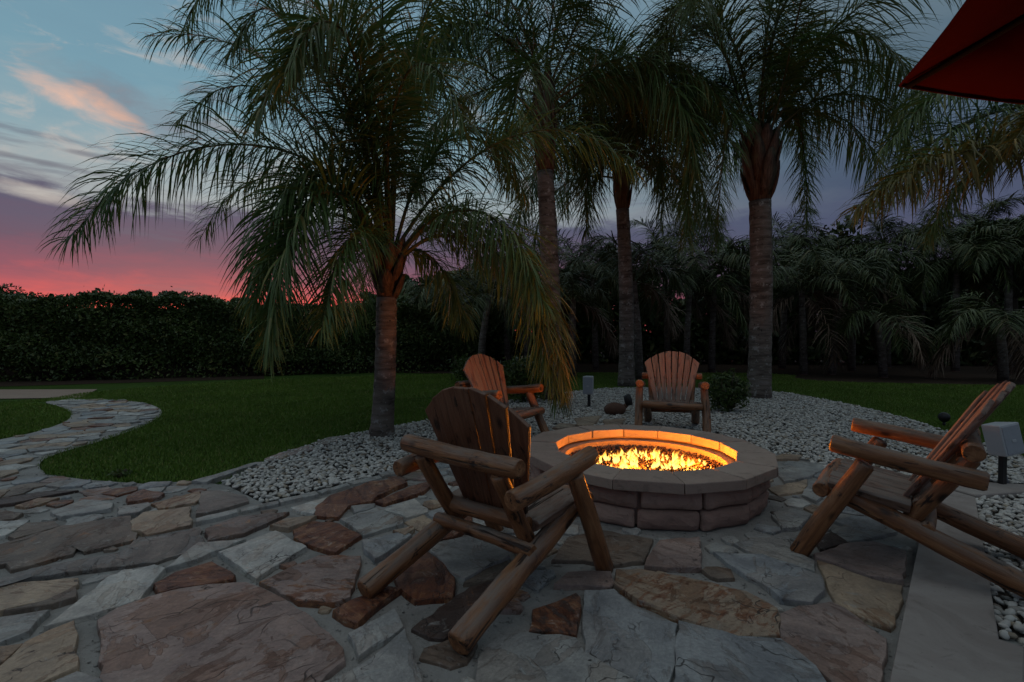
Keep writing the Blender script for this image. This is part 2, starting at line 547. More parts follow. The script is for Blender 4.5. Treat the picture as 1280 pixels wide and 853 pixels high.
M['soil'] = m_soil()
M['bedsoil'] = simple('bed_soil', (0.055, 0.048, 0.042), 0.95, 0.1, 0.5, 18, 0.8)
M['mulch'] = simple('mulch', (0.045, 0.032, 0.024), 0.95, 0.1, 0.5, 12, 0.8)
def m_concrete():
    m, t = new_mat('pale_concrete')
    c = t.n('ShaderNodeTexCoord').outputs['Object']
    n1 = t.noise(c, 2.2, 8, 0.65, 0.8)
    n2 = t.noise(c, 60, 5, 0.7)
    n3 = t.noise(c, 7, 8, 0.72, 0.6)
    col = t.mix(t.smooth(n1, 0.3, 0.7), (0.27, 0.235, 0.215), (0.39, 0.355, 0.33))
    col = t.mix(t.math('MULTIPLY', t.smooth(n3, 0.57, 0.68), 0.5), col, (0.17, 0.145, 0.13))
    col = t.mix(t.math('MULTIPLY', t.smooth(n2, 0.62, 0.72), 0.6), col, (0.14, 0.13, 0.12))
    finish(t, col, 0.85, t.math('ADD', n3, t.math('MULTIPLY', n2, 0.4)), 0.35, 0.008, 0.25)
    return m


M['concrete'] = m_concrete()
M['tan_paving'] = simple('tan_paving', (0.30, 0.235, 0.19), 0.9, 0.2, 0.2, 3, 0.2)


def m_pebble():
    m, t = new_mat('pebble')
    g = t.n('ShaderNodeNewGeometry')
    oi = t.n('ShaderNodeObjectInfo').outputs['Random']
    r = t.math('FRACT', t.math('ADD', g.outputs['Random Per Island'], oi))
    c = t.n('ShaderNodeTexCoord').outputs['Object']
    col = t.ramp(r, [(0.0, (0.36, 0.34, 0.31)), (0.25, (0.56, 0.545, 0.51)), (0.6, (0.66, 0.65, 0.61)), (0.85, (0.74, 0.72, 0.67)), (0.95, (0.36, 0.30, 0.22)), (1.0, (0.20, 0.17, 0.15))])
    nz = t.noise(c, 30, 5, 0.6)
    col = t.mix(t.math('MULTIPLY', nz, 0.5), col, t.mix(1.0, col, (0.6, 0.6, 0.6), 'MULTIPLY'))
    finish(t, col, 0.7, nz, 0.3, 0.006, 0.3)
    return m


M['pebble'] = m_pebble()


def m_block(name, base):
    m, t = new_mat(name)
    c = t.n('ShaderNodeTexCoord').outputs['Object']
    oi = t.n('ShaderNodeObjectInfo').outputs['Random']
    off = t.n('ShaderNodeCombineXYZ', i_0=t.math('MULTIPLY', oi, 11.0), i_1=t.math('MULTIPLY', oi, 5.0), i_2=oi).outputs[0]
    v = t.n('ShaderNodeVectorMath', operation='ADD', i_0=c, i_1=off).outputs[0]
    n1 = t.noise(v, 4, 6, 0.6)
    n2 = t.noise(v, 45, 6, 0.7)
    n3 = t.noise(v, 12, 6, 0.65)
    col = t.mix(n1, tuple(x * 0.68 for x in base), tuple(x * 1.3 for x in base))
    col = t.mix(t.smooth(oi, 0, 1), t.mix(1.0, col, (0.82, 0.78, 0.78), 'MULTIPLY'), col)
    col = t.mix(t.smooth(n2, 0.6, 0.75), col, tuple(x * 0.4 for x in base))
    col = t.mix(t.math('MULTIPLY', t.smooth(n3, 0.55, 0.68), 0.45), col, tuple(x * 0.45 for x in base))
    finish(t, col, 0.9, t.math('ADD', n3, t.math('MULTIPLY', n2, 0.5)), 0.6, 0.015, 0.2)
    return m


M['cap'] = m_block('pit_cap_stone', (0.37, 0.30, 0.255))
M['block'] = m_block('pit_block', (0.38, 0.27, 0.225))
M['liner'] = m_block('pit_liner', (0.42, 0.32, 0.24))
M['lava'] = simple('lava_rock', (0.085, 0.045, 0.030), 0.7, 0.4, 0.6, 30, 0.4)
M['black'] = simple('black_plastic', (0.012, 0.012, 0.013), 0.45, 0.5)
M['white_box'] = simple('white_plastic', (0.40, 0.43, 0.46), 0.5, 0.4, 0.08, 6)
M['brown_metal'] = simple('brown_metal', (0.11, 0.055, 0.035), 0.6, 0.4, 0.3)
M['rib'] = simple('dark_rib', (0.012, 0.008, 0.008), 0.9, 0.1)
M['steel'] = simple('grey_steel', (0.35, 0.35, 0.36), 0.4, 0.5, 0.1, 10, 0.05, 0.8)
M['grille'] = simple('grey_grille', (0.30, 0.33, 0.37), 0.7, 0.3, 0.1, 60)
M['wall_paint'] = simple('pale_wall', (0.55, 0.47, 0.45), 0.9, 0.2, 0.1, 2)
M['roof_yellow'] = simple('yellow_roof', (0.42, 0.36, 0.16), 0.8, 0.2, 0.2, 2)
M['glass'] = simple('dark_glass', (0.02, 0.022, 0.03), 0.1, 0.5)


def m_red():
    m, t = new_mat('red_canvas')
    c = t.n('ShaderNodeTexCoord').outputs['Object']
    wv = t.noise(t.scalev(c, (120, 120, 120)), 2, 2)
    n1 = t.noise(c, 2.5, 4)
    col = t.mix(n1, (0.062, 0.001, 0.002), (0.085, 0.002, 0.002))
    b = finish(t, col, 0.85, wv, 0.2, 0.002, 0.1)
    tr = t.n('ShaderNodeBsdfTranslucent', i_0=(0.085, 0.002, 0.002))
    mx = t.n('ShaderNodeMixShader', i_0=0.22, i_1=b.outputs[0], i_2=tr.outputs[0])
    out = [n for n in t.t.nodes if n.type == 'OUTPUT_MATERIAL'][0]
    t.t.links.new(mx.outputs[0], out.inputs[0])
    return m


M['red'] = m_red()


def m_flame():
    m, t = new_mat('flame')
    g = t.n('ShaderNodeTexCoord').outputs['Generated']
    z = t.n('ShaderNodeSeparateXYZ', i_0=g).outputs[2]
    nz = t.noise(t.scalev(g, (3, 3, 1.2)), 2.0, 3)
    h = t.math('ADD', z, t.math('MULTIPLY', t.math('SUBTRACT', nz, 0.5), 0.35))
    col = t.ramp(h, [(0.0, (1.0, 0.40, 0.06)), (0.25, (1.0, 0.60, 0.13)), (0.6, (1.0, 0.50, 0.08)), (1.0, (1.0, 0.24, 0.01))])
    stg = t.ramp(h, [(0.0, (0.10,) * 3), (0.2, (0.55,) * 3), (0.45, (0.60,) * 3), (0.8, (0.25,) * 3), (1.0, (0.10,) * 3)])
    em = t.n('ShaderNodeEmission', i_0=col, i_1=t.math('MULTIPLY', stg, 3.2))
    tp = t.n('ShaderNodeBsdfTransparent')
    al = t.ramp(h, [(0.0, (0.35,) * 3), (0.2, (0.85,) * 3), (0.6, (0.75,) * 3), (1.0, (0.15,) * 3)])
    mx = t.n('ShaderNodeMixShader', i_0=al, i_1=tp.outputs[0], i_2=em.outputs[0])
    out = t.n('ShaderNodeOutputMaterial')
    t.t.links.new(mx.outputs[0], out.inputs[0])
    return m


M['flame'] = m_flame()


# ------------------------------------------------------------------ setting: ground sheets
def sheet(name, poly, z, mat, parent=None, kind='structure'):
    me = mesh_py(name, [(p[0], p[1], z) for p in poly], [tuple(range(len(poly)))])
    if me.polygons[0].normal.z < 0:
        me.flip_normals()
    return obj(name, me, mat, parent, kind=kind)


# lawn as one sheet that reaches the horizon
sheet('lawn', [(-900, -40), (900, -40), (900, 1500), (-900, 1500)], -0.02, M['soil'])

GP = lambda L: [G(x, y) for x, y in L]
PIT = (1.185, 4.43)
patio_poly = [Vector((-14, -3, 0)), Vector((9, -3, 0)), Vector((9, 0.6, 0))] + \
    GP([(1285, 800), (1249, 799), (1219, 620), (1160, 612)]) + \
    GP([(1085, 605), (1040, 588), (1010, 575), (972, 566), (930, 556)]) + \
    [Vector((2.45, 6.2, 0)), Vector((1.4, 6.75, 0)), Vector((0.2, 6.3, 0))] + \
    GP([(652, 552), (600, 562), (540, 578), (505, 588), (430, 607), (330, 630), (282, 606), (232, 602), (180, 605), (110, 600), (45, 592), (0, 600), (-160, 640)]) + \
    [Vector((-14, 3.2, 0))]
sheet_patio = sheet('patio', patio_poly, 0.0, M['mortar'])
path_poly = GP([(-60, 560), (0, 549), (50, 539), (92, 523), (85, 510), (45, 501), (120, 497), (180, 502), (207, 513), (192, 528), (130, 550), (58, 570), (46, 582), (60, 593), (45, 591), (0, 599), (-160, 638), (-260, 600)])
def smooth_poly(poly, it=2):
    for _ in range(it):
        out = []
        for i in range(len(poly)):
            a_, b_ = Vector(poly[i]), Vector(poly[(i + 1) % len(poly)])
            out += [a_.lerp(b_, 0.25), a_.lerp(b_, 0.75)]
        poly = out
    return poly


path_poly = smooth_poly(path_poly)
garden_path = sheet('garden_path', path_poly, -0.006, M['mortar'])
bed_poly = GP([(278, 605), (345, 572), (400, 553), (462, 540), (530, 527), (600, 508), (690, 493), (760, 486), (850, 485), (940, 489), (985, 492), (1060, 506), (1130, 523), (1200, 546), (1300, 580), (1420, 640)]) + \
    [Vector((4.6, 1.4, 0)), Vector((2.2, 1.4, 0))] + GP([(1249, 799), (1219, 622), (1160, 614), (1085, 608), (1040, 592), (1010, 578), (972, 568), (930, 558)]) + \
    [Vector((2.45, 6.2, 0)), Vector((1.4, 6.75, 0)), Vector((0.2, 6.3, 0))] + GP([(652, 552), (600, 562), (540, 577), (505, 587), (430, 606), (330, 629)])
gravel_bed = sheet('gravel_bed', bed_poly, -0.010, M['bedsoil'])
hedge_strip = sheet('mulch_strip', GP([(-600, 496), (-40, 484), (330, 473), (330, 466), (-600, 466)]), -0.012, M['mulch'])
drive = sheet('paved_drive', GP([(-500, 505), (60, 497.5), (100, 497), (122, 486.5), (-500, 488)]), -0.004, M['tan_paving'])
wood_floor = sheet('wood_floor', [P(470, 470, 17.5).xy.to_3d(), Vector((8, 14.5, 0)), Vector((13, 13.2, 0)), Vector((30, 14, 0)), Vector((45, 60, 0)), Vector((-6, 60, 0))], -0.012, M['mulch'])

# paving slabs of the pale path at the right
slab_px = [
    [(1149, 676), (1236, 722), (1249, 798), (1281, 809), (1281, 853), (1300, 1010), (1068, 1010), (1111, 853)],
    [(1166, 606), (1219, 621), (1235, 716), (1150, 671)],
    [(1140, 585), (1200, 601), (1284, 606), (1284, 614), (1219, 619), (1166, 604)],
]


def prism_mesh(name, poly, z0, z1, inset=0.006, ztop=None):
    """a plate with worn (chamfered) top edge"""
    n = len(poly)
    c = sum((Vector((p[0], p[1], 0)) for p in poly), Vector()) / n
    V = []
    for p in poly:
        V.append((p[0], p[1], z0))
    for p in poly:
        V.append((p[0], p[1], z1 - inset))
    for p in poly:
        d = Vector((c.x - p[0], c.y - p[1], 0))
        d = d.normalized() * inset if d.length > 1e-6 else d
        V.append((p[0] + d.x, p[1] + d.y, z1))
    F_ = []
    for k in (0, 1):
        for i in range(n):
            j = (i + 1) % n
            F_.append((k * n + i, k * n + j, (k + 1) * n + j, (k + 1) * n + i))
    F_.append(tuple(range(2 * n, 3 * n)))
    return mesh_py(name, V, F_)


def area2(poly):
    return sum(poly[i][0] * poly[(i + 1) % len(poly)][1] - poly[(i + 1) % len(poly)][0] * poly[i][1] for i in range(len(poly)))


def ccw(poly):
    return poly if area2(poly) > 0 else poly[::-1]


pale_path = sheet('pale_path', [(p[0], p[1]) for p in ccw(GP([(1148, 672), (1160, 602), (1284, 604), (1284, 616), (1220, 620), (1249, 800), (1290, 815), (1320, 1010), (1060, 1010)]))], -0.003, M['bedsoil'])
for pl in slab_px:
    poly = ccw([G(x, y, 0.045) for x, y in pl])
    o = obj('paving_slab', prism_mesh('paving_slab', poly, -0.05, 0.045 + random.uniform(-0.004, 0.004), 0.008), M['concrete'], pale_path)

# ------------------------------------------------------------------ flagstones, each one a piece
C1 = (0, 580, 3.125); C2 = (200, 580, 3.125); C3 = (400, 580, 3.125)
C4 = (600, 620, 3.6625); C5 = (800, 620, 3.6625); C6 = (1000, 600, 3.371)
C7 = (260, 520, 4.267); C8 = (880, 500, 4.267); C0 = (0, 0, 1.0)
GREY, PALE, TAN, BRN, DRK, PNK, BLU = (0.34, 0.345, 0.335), (0.48, 0.485, 0.465), (0.38, 0.295, 0.215), (0.19, 0.15, 0.12), (0.075, 0.050, 0.042), (0.31, 0.235, 0.21), (0.30, 0.32, 0.335)
TR = [
    (C1, BRN, .35, [(0, 318), (240, 248), (505, 205), (510, 262), (530, 268), (522, 293), (325, 338), (300, 322), (285, 345), (50, 405), (30, 385), (-120, 420), (-120, 350)]),
    (C1, TAN, .2, [(510, 225), (560, 190), (742, 165), (742, 240), (572, 278), (548, 262), (516, 258)]),
    (C1, BRN, .1, [(35, 278), (100, 228), (210, 222), (235, 240), (60, 288)]),
    (C1, PALE, .0, [(-120, 235), (0, 222), (112, 218), (20, 275), (-120, 300)]),
    (C1, GREY, .1, [(202, 185), (330, 138), (440, 150), (430, 175), (240, 206)]),
    (C1, BRN, .3, [(-130, 190), (0, 180), (88, 190), (50, 212), (-130, 225)]),
    (C1, TAN, .4, [(60, 160), (150, 130), (230, 128), (120, 165)]),
    (C1, DRK, .2, [(-120, 150), (0, 135), (150, 105), (300, 100), (160, 126), (60, 150), (-120, 175)]),
    (C1, GREY, .05, [(460, 172), (578, 150), (586, 165), (540, 193), (465, 203)]),
    (C1, TAN, .4, [(594, 150), (775, 106), (800, 125), (760, 148), (620, 168)]),
    (C1, PNK, .5, [(500, 124), (560, 102), (640, 115), (618, 130), (500, 150)]),
    (C1, (0.22, 0.21, 0.20), .15, [(0, 455), (60, 432), (130, 410), (500, 335), (548, 285), (770, 245), (785, 320), (600, 378), (430, 398), (130, 440), (-60, 500), (-130, 490)]),
    (C1, TAN, .15, [(-120, 505), (0, 482), (60, 464), (300, 442), (300, 468), (160, 536), (0, 572), (-120, 590)]),
    (C1, BRN, .2, [(20, 578), (165, 540), (292, 482), (295, 520), (200, 548)]),
    (C1, PALE, .0, [(182, 628), (300, 540), (430, 442), (600, 402), (640, 412), (545, 525), (370, 580)]),
    (C1, GREY, .0, [(-120, 620), (0, 597), (188, 572), (110, 653), (0, 690), (-120, 710)]),
    (C1, TAN, .1, [(-110, 730), (0, 706), (88, 692), (20, 758), (-110, 790)]),
    (C1, TAN, .15, [(-60, 830), (0, 790), (98, 702), (285, 617), (300, 788), (150, 850), (-60, 930)]),
    (C1, GREY, .1, [(160, 870), (300, 810), (395, 840), (390, 1000), (100, 1000), (80, 900)]),
    (C0, PNK, .34, [(126, 776), (150, 760), (188, 748), (242, 733), (306, 730), (344, 746), (379, 766), (424, 809), (426, 823), (405, 839), (375, 872), (330, 905), (140, 905), (131, 853), (131, 804)]),
    (C2, PNK, .75, [(-20, 470), (60, 425), (200, 388), (290, 438), (280, 458), (120, 482), (0, 502)]),
    (C2, PALE, .0, [(232, 350), (450, 267), (568, 325), (377, 443)]),
    (C2, PALE, .0, [(22, 408), (150, 312), (330, 297), (250, 332), (100, 383)]),
    (C0, PNK, .42, [(327, 726), (400, 693), (450, 695), (450, 703), (437, 746), (416, 752), (374, 750)]),
    (C2, (0.20, 0.16, 0.145), .35, [(182, 252), (300, 207), (500, 187), (420, 230), (330, 268), (190, 298)]),
    (C7, GREY, .0, [(-60, 548), (0, 533), (150, 500), (155, 515), (0, 553), (-60, 568)]),
    (C7, GREY, .0, [(172, 493), (370, 450), (377, 465), (182, 507)]),
    (C7, GREY, .0, [(380, 445), (572, 403), (588, 420), (392, 462)]),
    (C7, GREY, .0, [(584, 400), (740, 357), (757, 370), (612, 407)]),
    (C7, GREY, .0, [(752, 350), (910, 312), (925, 325), (782, 362)]),
    (C7, GREY, .0, [(914, 305), (1070, 270), (1087, 285), (932, 322)]),
    (C7, PALE, .1, [(445, 482), (600, 443), (636, 434), (615, 468), (562, 520), (480, 505)]),
    (C7, TAN, .8, [(575, 490), (650, 430), (870, 357), (1000, 347), (1056, 362), (900, 430), (872, 458), (750, 478), (700, 535), (580, 525)]),
    (C7, BRN, .75, [(895, 452), (1090, 372), (1213, 342), (1150, 402), (950, 468)]),
    (C7, GREY, .0, [(764, 484), (890, 468), (884, 490), (782, 515)]),
    (C7, PALE, .0, [(910, 490), (1100, 438), (1178, 500), (1060, 533)]),
    (C7, GREY, .3, [(710, 548), (896, 494), (1036, 542), (1036, 573), (830, 630), (765, 584)]),
    (C7, TAN, .4, [(334, 588), (420, 548), (575, 533), (520, 568), (430, 600)]),
    (C7, PNK, .62, [(458, 602), (560, 553), (700, 573), (812, 635), (680, 722), (560, 690), (462, 640)]),
    (C7, TAN, .4, [(988, 612), (1090, 587), (1100, 602), (1050, 638)]),
    (C7, PNK, .3, [(304, 228), (380, 192), (548, 152), (556, 180), (440, 208), (322, 238)]),
    (C7, BRN, .2, [(564, 142), (640, 112), (856, 90), (740, 112), (640, 148)]),
    (C7, (0.20, 0.175, 0.155), .1, [(-30, 400), (60, 395), (200, 422), (213, 450), (0, 513), (-60, 520)]),
    (C7, GREY, .05, [(-80, 345), (0, 322), (250, 243), (296, 240), (130, 298), (0, 348)]),
    (C3, BLU, .0, [(168, 300), (330, 262), (356, 277), (262, 348), (215, 372), (175, 335)]),
    (C3, PNK, .60, [(294, 440), (350, 372), (420, 337), (488, 390), (523, 440), (513, 518), (372, 528), (312, 480)]),
    (C3, TAN, .55, [(414, 300), (500, 238), (558, 262), (520, 288), (430, 308)]),
    (C3, GREY, .05, [(412, 314), (560, 284), (740, 300), (735, 362), (565, 450), (522, 430), (452, 352)]),
    (C3, DRK, .55, [(54, 575), (130, 532), (270, 482), (316, 490), (230, 548), (150, 622), (102, 608)]),
    (C3, PALE, .0, [(112, 660), (288, 568), (323, 635), (152, 748)]),
    (C3, GREY, .0, [(10, 853), (150, 790), (328, 645), (398, 850), (420, 1000), (-60, 1000)]),
    (C3, DRK, .30, [(364, 630), (590, 472), (690, 452), (698, 480), (640, 558), (490, 668), (432, 663)]),
    (C3, BRN, .10, [(564, 460), (650, 404), (745, 366), (745, 418), (645, 456)]),
    (C4, PNK, .05, [(345, 404), (402, 352), (598, 347), (616, 400), (588, 413)]),
    (C4, DRK, .45, [(228, 613), (243, 522), (438, 452), (458, 472), (438, 628), (330, 613)]),
    (C4, BRN, .25, [(335, 288), (404, 183), (560, 153), (786, 192), (746, 293), (600, 308), (480, 288)]),
    (C4, BLU, .0, [(474, 522), (484, 432), (615, 428), (738, 522), (896, 582), (886, 760), (858, 845), (710, 826), (484, 702)]),
    (C4, GREY, .08, [(66, 652), (220, 624), (438, 645), (476, 712), (716, 845), (735, 1000), (0, 1000), (0, 750)]),
    (C5, TAN, .42, [(-100, 347), (0, 342), (120, 362), (260, 387), (330, 402), (480, 442), (618, 512), (632, 560), (627, 628), (450, 637), (280, 588), (150, 543), (0, 478), (-108, 408)]),
    (C5, BLU, .02, [(184, 575), (300, 603), (450, 645), (640, 655), (796, 782), (846, 855), (850, 1000), (140, 1000), (172, 780)]),
    (C0, PNK, .22, [(976, 767), (1000, 758), (1039, 752), (1056, 761), (1106, 797), (1098, 853), (1092, 895), (1062, 895), (1040, 850), (1000, 813), (979, 799)]),
    (C6, TAN, .30, [(78, 335), (150, 358), (300, 413), (428, 440), (418, 520), (378, 612), (250, 566), (152, 507)]),
    (C6, PNK, .0, [(65, 312), (200, 268), (310, 262), (438, 300), (430, 418), (300, 403), (72, 322)]),
    (C6, GREY, .0, [(115, 215), (250, 163), (400, 180), (400, 218), (290, 240), (210, 250)]),
    (C5, BLU, .12, [(345, 254), (560, 268), (700, 313), (828, 372), (838, 430), (780, 486), (640, 466), (560, 396), (440, 328)]),
    (C5, PNK, .1, [(34, 282), (92, 203), (268, 193), (278, 328), (200, 328), (24, 318)]),
    (C5, GREY, .0, [(436, 212), (500, 194), (680, 184), (698, 250), (795, 290), (795, 338), (640, 286), (520, 256)]),
    (C5, GREY, .0, [(604, 80), (700, 63), (776, 90), (740, 138), (642, 130)]),
    (C8, GREY, .0, [(384, 368), (450, 322), (676, 340), (550, 408), (430, 433)]),
    (C8, TAN, .15, [(345, 462), (548, 424), (538, 478), (400, 498)]),
    (C8, GREY, .0, [(374, 600), (480, 582), (566, 612), (500, 676), (420, 682)]),
    (C8, GREY, .0, [(566, 432), (676, 442), (640, 500), (600, 536), (524, 500)]),
    (C8, DRK, .2, [(600, 740), (680, 700), (770, 755), (620, 785)]),
    (C8, BLU, .0, [(700, 640), (790, 612), (960, 622), (1020, 660), (860, 700)]),
    (C8, TAN, .1, [(370, 300), (420, 288), (520, 296), (500, 312), (380, 314)]),
    (C0, GREY, .05, [(560, 588), (600, 570), (648, 566), (650, 585), (600, 600)]),
    (C0, GREY, .05, [(612, 560), (650, 548), (656, 562), (630, 566)]),
]


def rough_poly(poly, rng, step, amp):
    """split long edges and jitter, as a broken stone edge"""
    out = []
    n = len(poly)
    for i in range(n):
        a, b = Vector(poly[i][:2]), Vector(poly[(i + 1) % n][:2])
        L = (b - a).length
        k = max(1, min(9, int(L / step)))
        nrm = Vector((-(b - a).y, (b - a).x))
        nrm = nrm.normalized() if nrm.length > 0 else nrm
        for j in range(k):
            t = j / k
            p = a.lerp(b, t)
            if j:
                p = p + nrm * rng.uniform(-amp, amp)
            out.append((p.x, p.y))
    return out


def stone_obj(poly, color, rust, parent, rng, z=0.028, step=0.065, amp=0.009, thick=0.05, grow=1.0):
    poly = ccw([Vector((p[0], p[1])) for p in poly])
    if abs(area2(poly)) < 0.004:
        return None
    c = sum(poly, Vector((0, 0))) / len(poly)
    local = [((p.x - c.x) * grow, (p.y - c.y) * grow) for p in poly]
    local = rough_poly(local, rng, step, amp)
    n = len(local)
    tx, ty = rng.uniform(-0.02, 0.02), rng.uniform(-0.02, 0.02)
    V, F_ = [], []
    ins = [-0.006, 0.0, 0.0035, 0.06]
    hz = [-thick, -0.005, 0.0, 0.002]
    for k in range(4):
        for (x, y) in local:
            l = math.hypot(x, y) + 1e-6
            s = max(0.3, 1 - ins[k] * (1 + (rng.uniform(-.6, .6) if 0 < k < 3 else 0)) / l)
            zz_ = hz[k] + (rng.uniform(-.003, .003) if k >= 2 else 0)
            V.append((x * s, y * s, zz_ + (tx * x * s + ty * y * s if k else 0)))
    for k in range(3):
        for i in range(n):
            j = (i + 1) % n
            F_.append((k * n + i, k * n + j, (k + 1) * n + j, (k + 1) * n + i))
    F_.append(tuple(range(3 * n, 4 * n)))
    me = mesh_py('flagstone', V, F_)
    o = obj('flagstone', me, M['stone'], parent)
    o.location = (c.x, c.y, z + rng.uniform(-0.006, 0.008))
    j = 1 + rng.uniform(-0.08, 0.08)
    o.color = (color[0] * j, color[1] * j, color[2] * j, 1)
    o['rust'] = float(rust)
    # grain runs along the stone's longest extent
    far = max(local, key=lambda q: q[0] ** 2 + q[1] ** 2)
    o['flow'] = float(math.atan2(far[1], far[0]))
    return o


rng = random.Random(3)
traced = []
for (ox, oy, sc), colr, rust, pl in TR:
    wp = [G(ox + x / sc, oy + y / sc, 0.03) for x, y in pl]
    traced.append([(p.x, p.y) for p in wp])
    stone_obj(wp, colr, rust, sheet_patio, rng, grow=1.035)


def voronoi(points, rad):
    cells = []
    for i, p in enumerate(points):
        cell = [(p[0] - rad, p[1] - rad), (p[0] + rad, p[1] - rad), (p[0] + rad, p[1] + rad), (p[0] - rad, p[1] + rad)]
        for j, q in enumerate(points):
            if i == j or abs(q[0] - p[0]) > 2 * rad or abs(q[1] - p[1]) > 2 * rad:
                continue
            mx, my = (p[0] + q[0]) / 2, (p[1] + q[1]) / 2
            nx, ny = q[0] - p[0], q[1] - p[1]
            new = []
            for k in range(len(cell)):
                a, b = cell[k], cell[(k + 1) % len(cell)]
                da = (a[0] - mx) * nx + (a[1] - my) * ny
                db = (b[0] - mx) * nx + (b[1] - my) * ny
                if da <= 0:
                    new.append(a)
                if (da < 0 < db) or (db < 0 < da):
                    t = da / (da - db)
                    new.append((a[0] + (b[0] - a[0]) * t, a[1] + (b[1] - a[1]) * t))
            cell = new
            if not cell:
                break
        if len(cell) >= 3:
            cells.append((p, cell))
    return cells


def fill_stones(region, spacing, parent, avoid, colors, extra_ok=None, z=0.024, gap=0.03, maxn=220, step=0.12, placed=None, smin=0.3):
    xs = [p[0] for p in region]; ys = [p[1] for p in region]
    pts = []
    y = max(min(ys), 0.4)
    row = 0
    while y < max(ys):
        x = max(min(xs), -9) + (row % 2) * spacing * 0.5
        while x < min(max(xs), 8):
            pts.append((x + rng.uniform(-.36, .36) * spacing * 1.3, y + rng.uniform(-.36, .36) * spacing))
            x += spacing * 1.35
        y += spacing
        row += 1
    n = 0
    for p, cell in voronoi(pts, spacing * 1.6):
        if not in_poly(p, region) or (extra_ok and not extra_ok(p)):
            continue
        c = (sum(q[0] for q in cell) / len(cell), sum(q[1] for q in cell) / len(cell))
        ok = False
        for s in (1.0, 0.93, 0.86, 0.78, 0.7, 0.6, 0.5, 0.4, 0.3):
            sc = [(c[0] + (q[0] - c[0]) * s, c[1] + (q[1] - c[1]) * s) for q in cell]
            test = sc + [((sc[i][0] + sc[i - 1][0]) / 2, (sc[i][1] + sc[i - 1][1]) / 2) for i in range(len(sc))] + [c]
            if all(in_poly(q, region) for q in sc) and not any(in_poly(q, a) for a in avoid for q in test) \
                    and not any(in_poly(q, sc) for a in avoid for q in a):
                ok = True
                break
        if not ok:
            continue
        # pull in by the joint width
        sc2 = []
        for q in sc:
            d = Vector((c[0] - q[0], c[1] - q[1]))
            L = d.length
            if L < gap * 1.5:
                d = d * 0.3
            else:
                d = d.normalized() * gap
            sc2.append((q[0] + d.x, q[1] + d.y))
        colr, rust = rng.choice(colors)
        if stone_obj(sc2, colr, rust, parent, rng, z, step=step):
            n += 1
            if placed is not None:
                placed.append(sc2)
        if n >= maxn:
            break
    return n


pit_poly = [(PIT[0] + 1.02 * math.cos(a * math.pi / 8), PIT[1] + 1.02 * math.sin(a * math.pi / 8)) for a in range(16)]
slab_polys = [[(G(x, y).x, G(x, y).y) for x, y in pl] for pl in slab_px]
mixc = [(GREY, 0), (GREY, .1), (TAN, .2), (BRN, .2), (PALE, 0), (PNK, .4), (BLU, 0), (BRN, .5)]
filled = []
near_ok = lambda p: p[1] > 0.5 and abs(p[0]) < p[1] * 1.5 + 2.2
fill_stones([(p[0], p[1]) for p in patio_poly], 0.30, sheet_patio, traced + [pit_poly] + slab_polys, mixc, near_ok, z=0.018, gap=0.010, maxn=130, step=0.065, placed=filled)
seen_ok = lambda p: p[1] > 1.7 and abs(p[0]) < p[1] * 1.08
fill_stones([(p[0], p[1]) for p in patio_poly], 0.17, sheet_patio, traced + filled + [pit_poly] + slab_polys, mixc, seen_ok, z=0.013, gap=0.006, maxn=150, step=0.05)
fill_stones([(p[0], p[1]) for p in path_poly], 0.235, garden_path, [], [(GREY, 0), (PALE, 0), (GREY, .1), (PNK, .5), (BLU, 0), (TAN, .1)], None, 0.012, 0.012, 290, 0.08)


# crumbs of stone and sand lying in the joints are added with the pebbles below
# ------------------------------------------------------------------ pebbles
def ico(sub):
    t = (1 + 5 ** 0.5) / 2
    V = [(-1, t, 0), (1, t, 0), (-1, -t, 0), (1, -t, 0), (0, -1, t), (0, 1, t), (0, -1, -t), (0, 1, -t), (t, 0, -1), (t, 0, 1), (-t, 0, -1), (-t, 0, 1)]
    F_ = [(0, 11, 5), (0, 5, 1), (0, 1, 7), (0, 7, 10), (0, 10, 11), (1, 5, 9), (5, 11, 4), (11, 10, 2), (10, 7, 6), (7, 1, 8), (3, 9, 4), (3, 4, 2), (3, 2, 6), (3, 6, 8), (3, 8, 9), (4, 9, 5), (2, 4, 11), (6, 2, 10), (8, 6, 7), (9, 8, 1)]
    V = [Vector(v).normalized() for v in V]
    for _ in range(sub):
        cache, nf = {}, []

        def mid(a, b):
            k = (min(a, b), max(a, b))
            if k not in cache:
                V.append(((V[a] + V[b]) / 2).normalized())
                cache[k] = len(V) - 1
            return cache[k]
        for a, b, c in F_:
            ab, bc, ca = mid(a, b), mid(b, c), mid(c, a)
            nf += [(a, ab, ca), (b, bc, ab), (c, ca, bc), (ab, bc, ca)]
        F_ = nf
    return np.array([tuple(v) for v in V]), np.array(F_)


ICO0, ICO1 = ico(0), ico(1)


def rot_np(n, rs, tilt=0.35):
    a = rs.uniform(0, 2 * np.pi, n); b = rs.uniform(-tilt, tilt, n); c = rs.uniform(-tilt, tilt, n)
    ca, sa, cb, sb, cc, sc_ = np.cos(a), np.sin(a), np.cos(b), np.sin(b), np.cos(c), np.sin(c)
    z, o = np.zeros(n), np.ones(n)
    Rz = np.stack([ca, -sa, z, sa, ca, z, z, z, o], 1).reshape(n, 3, 3)
    Rx = np.stack([o, z, z, z, cb, -sb, z, sb, cb], 1).reshape(n, 3, 3)
    Ry = np.stack([cc, z, sc_, z, o, z, -sc_, z, cc], 1).reshape(n, 3, 3)
    return Rz @ Rx @ Ry


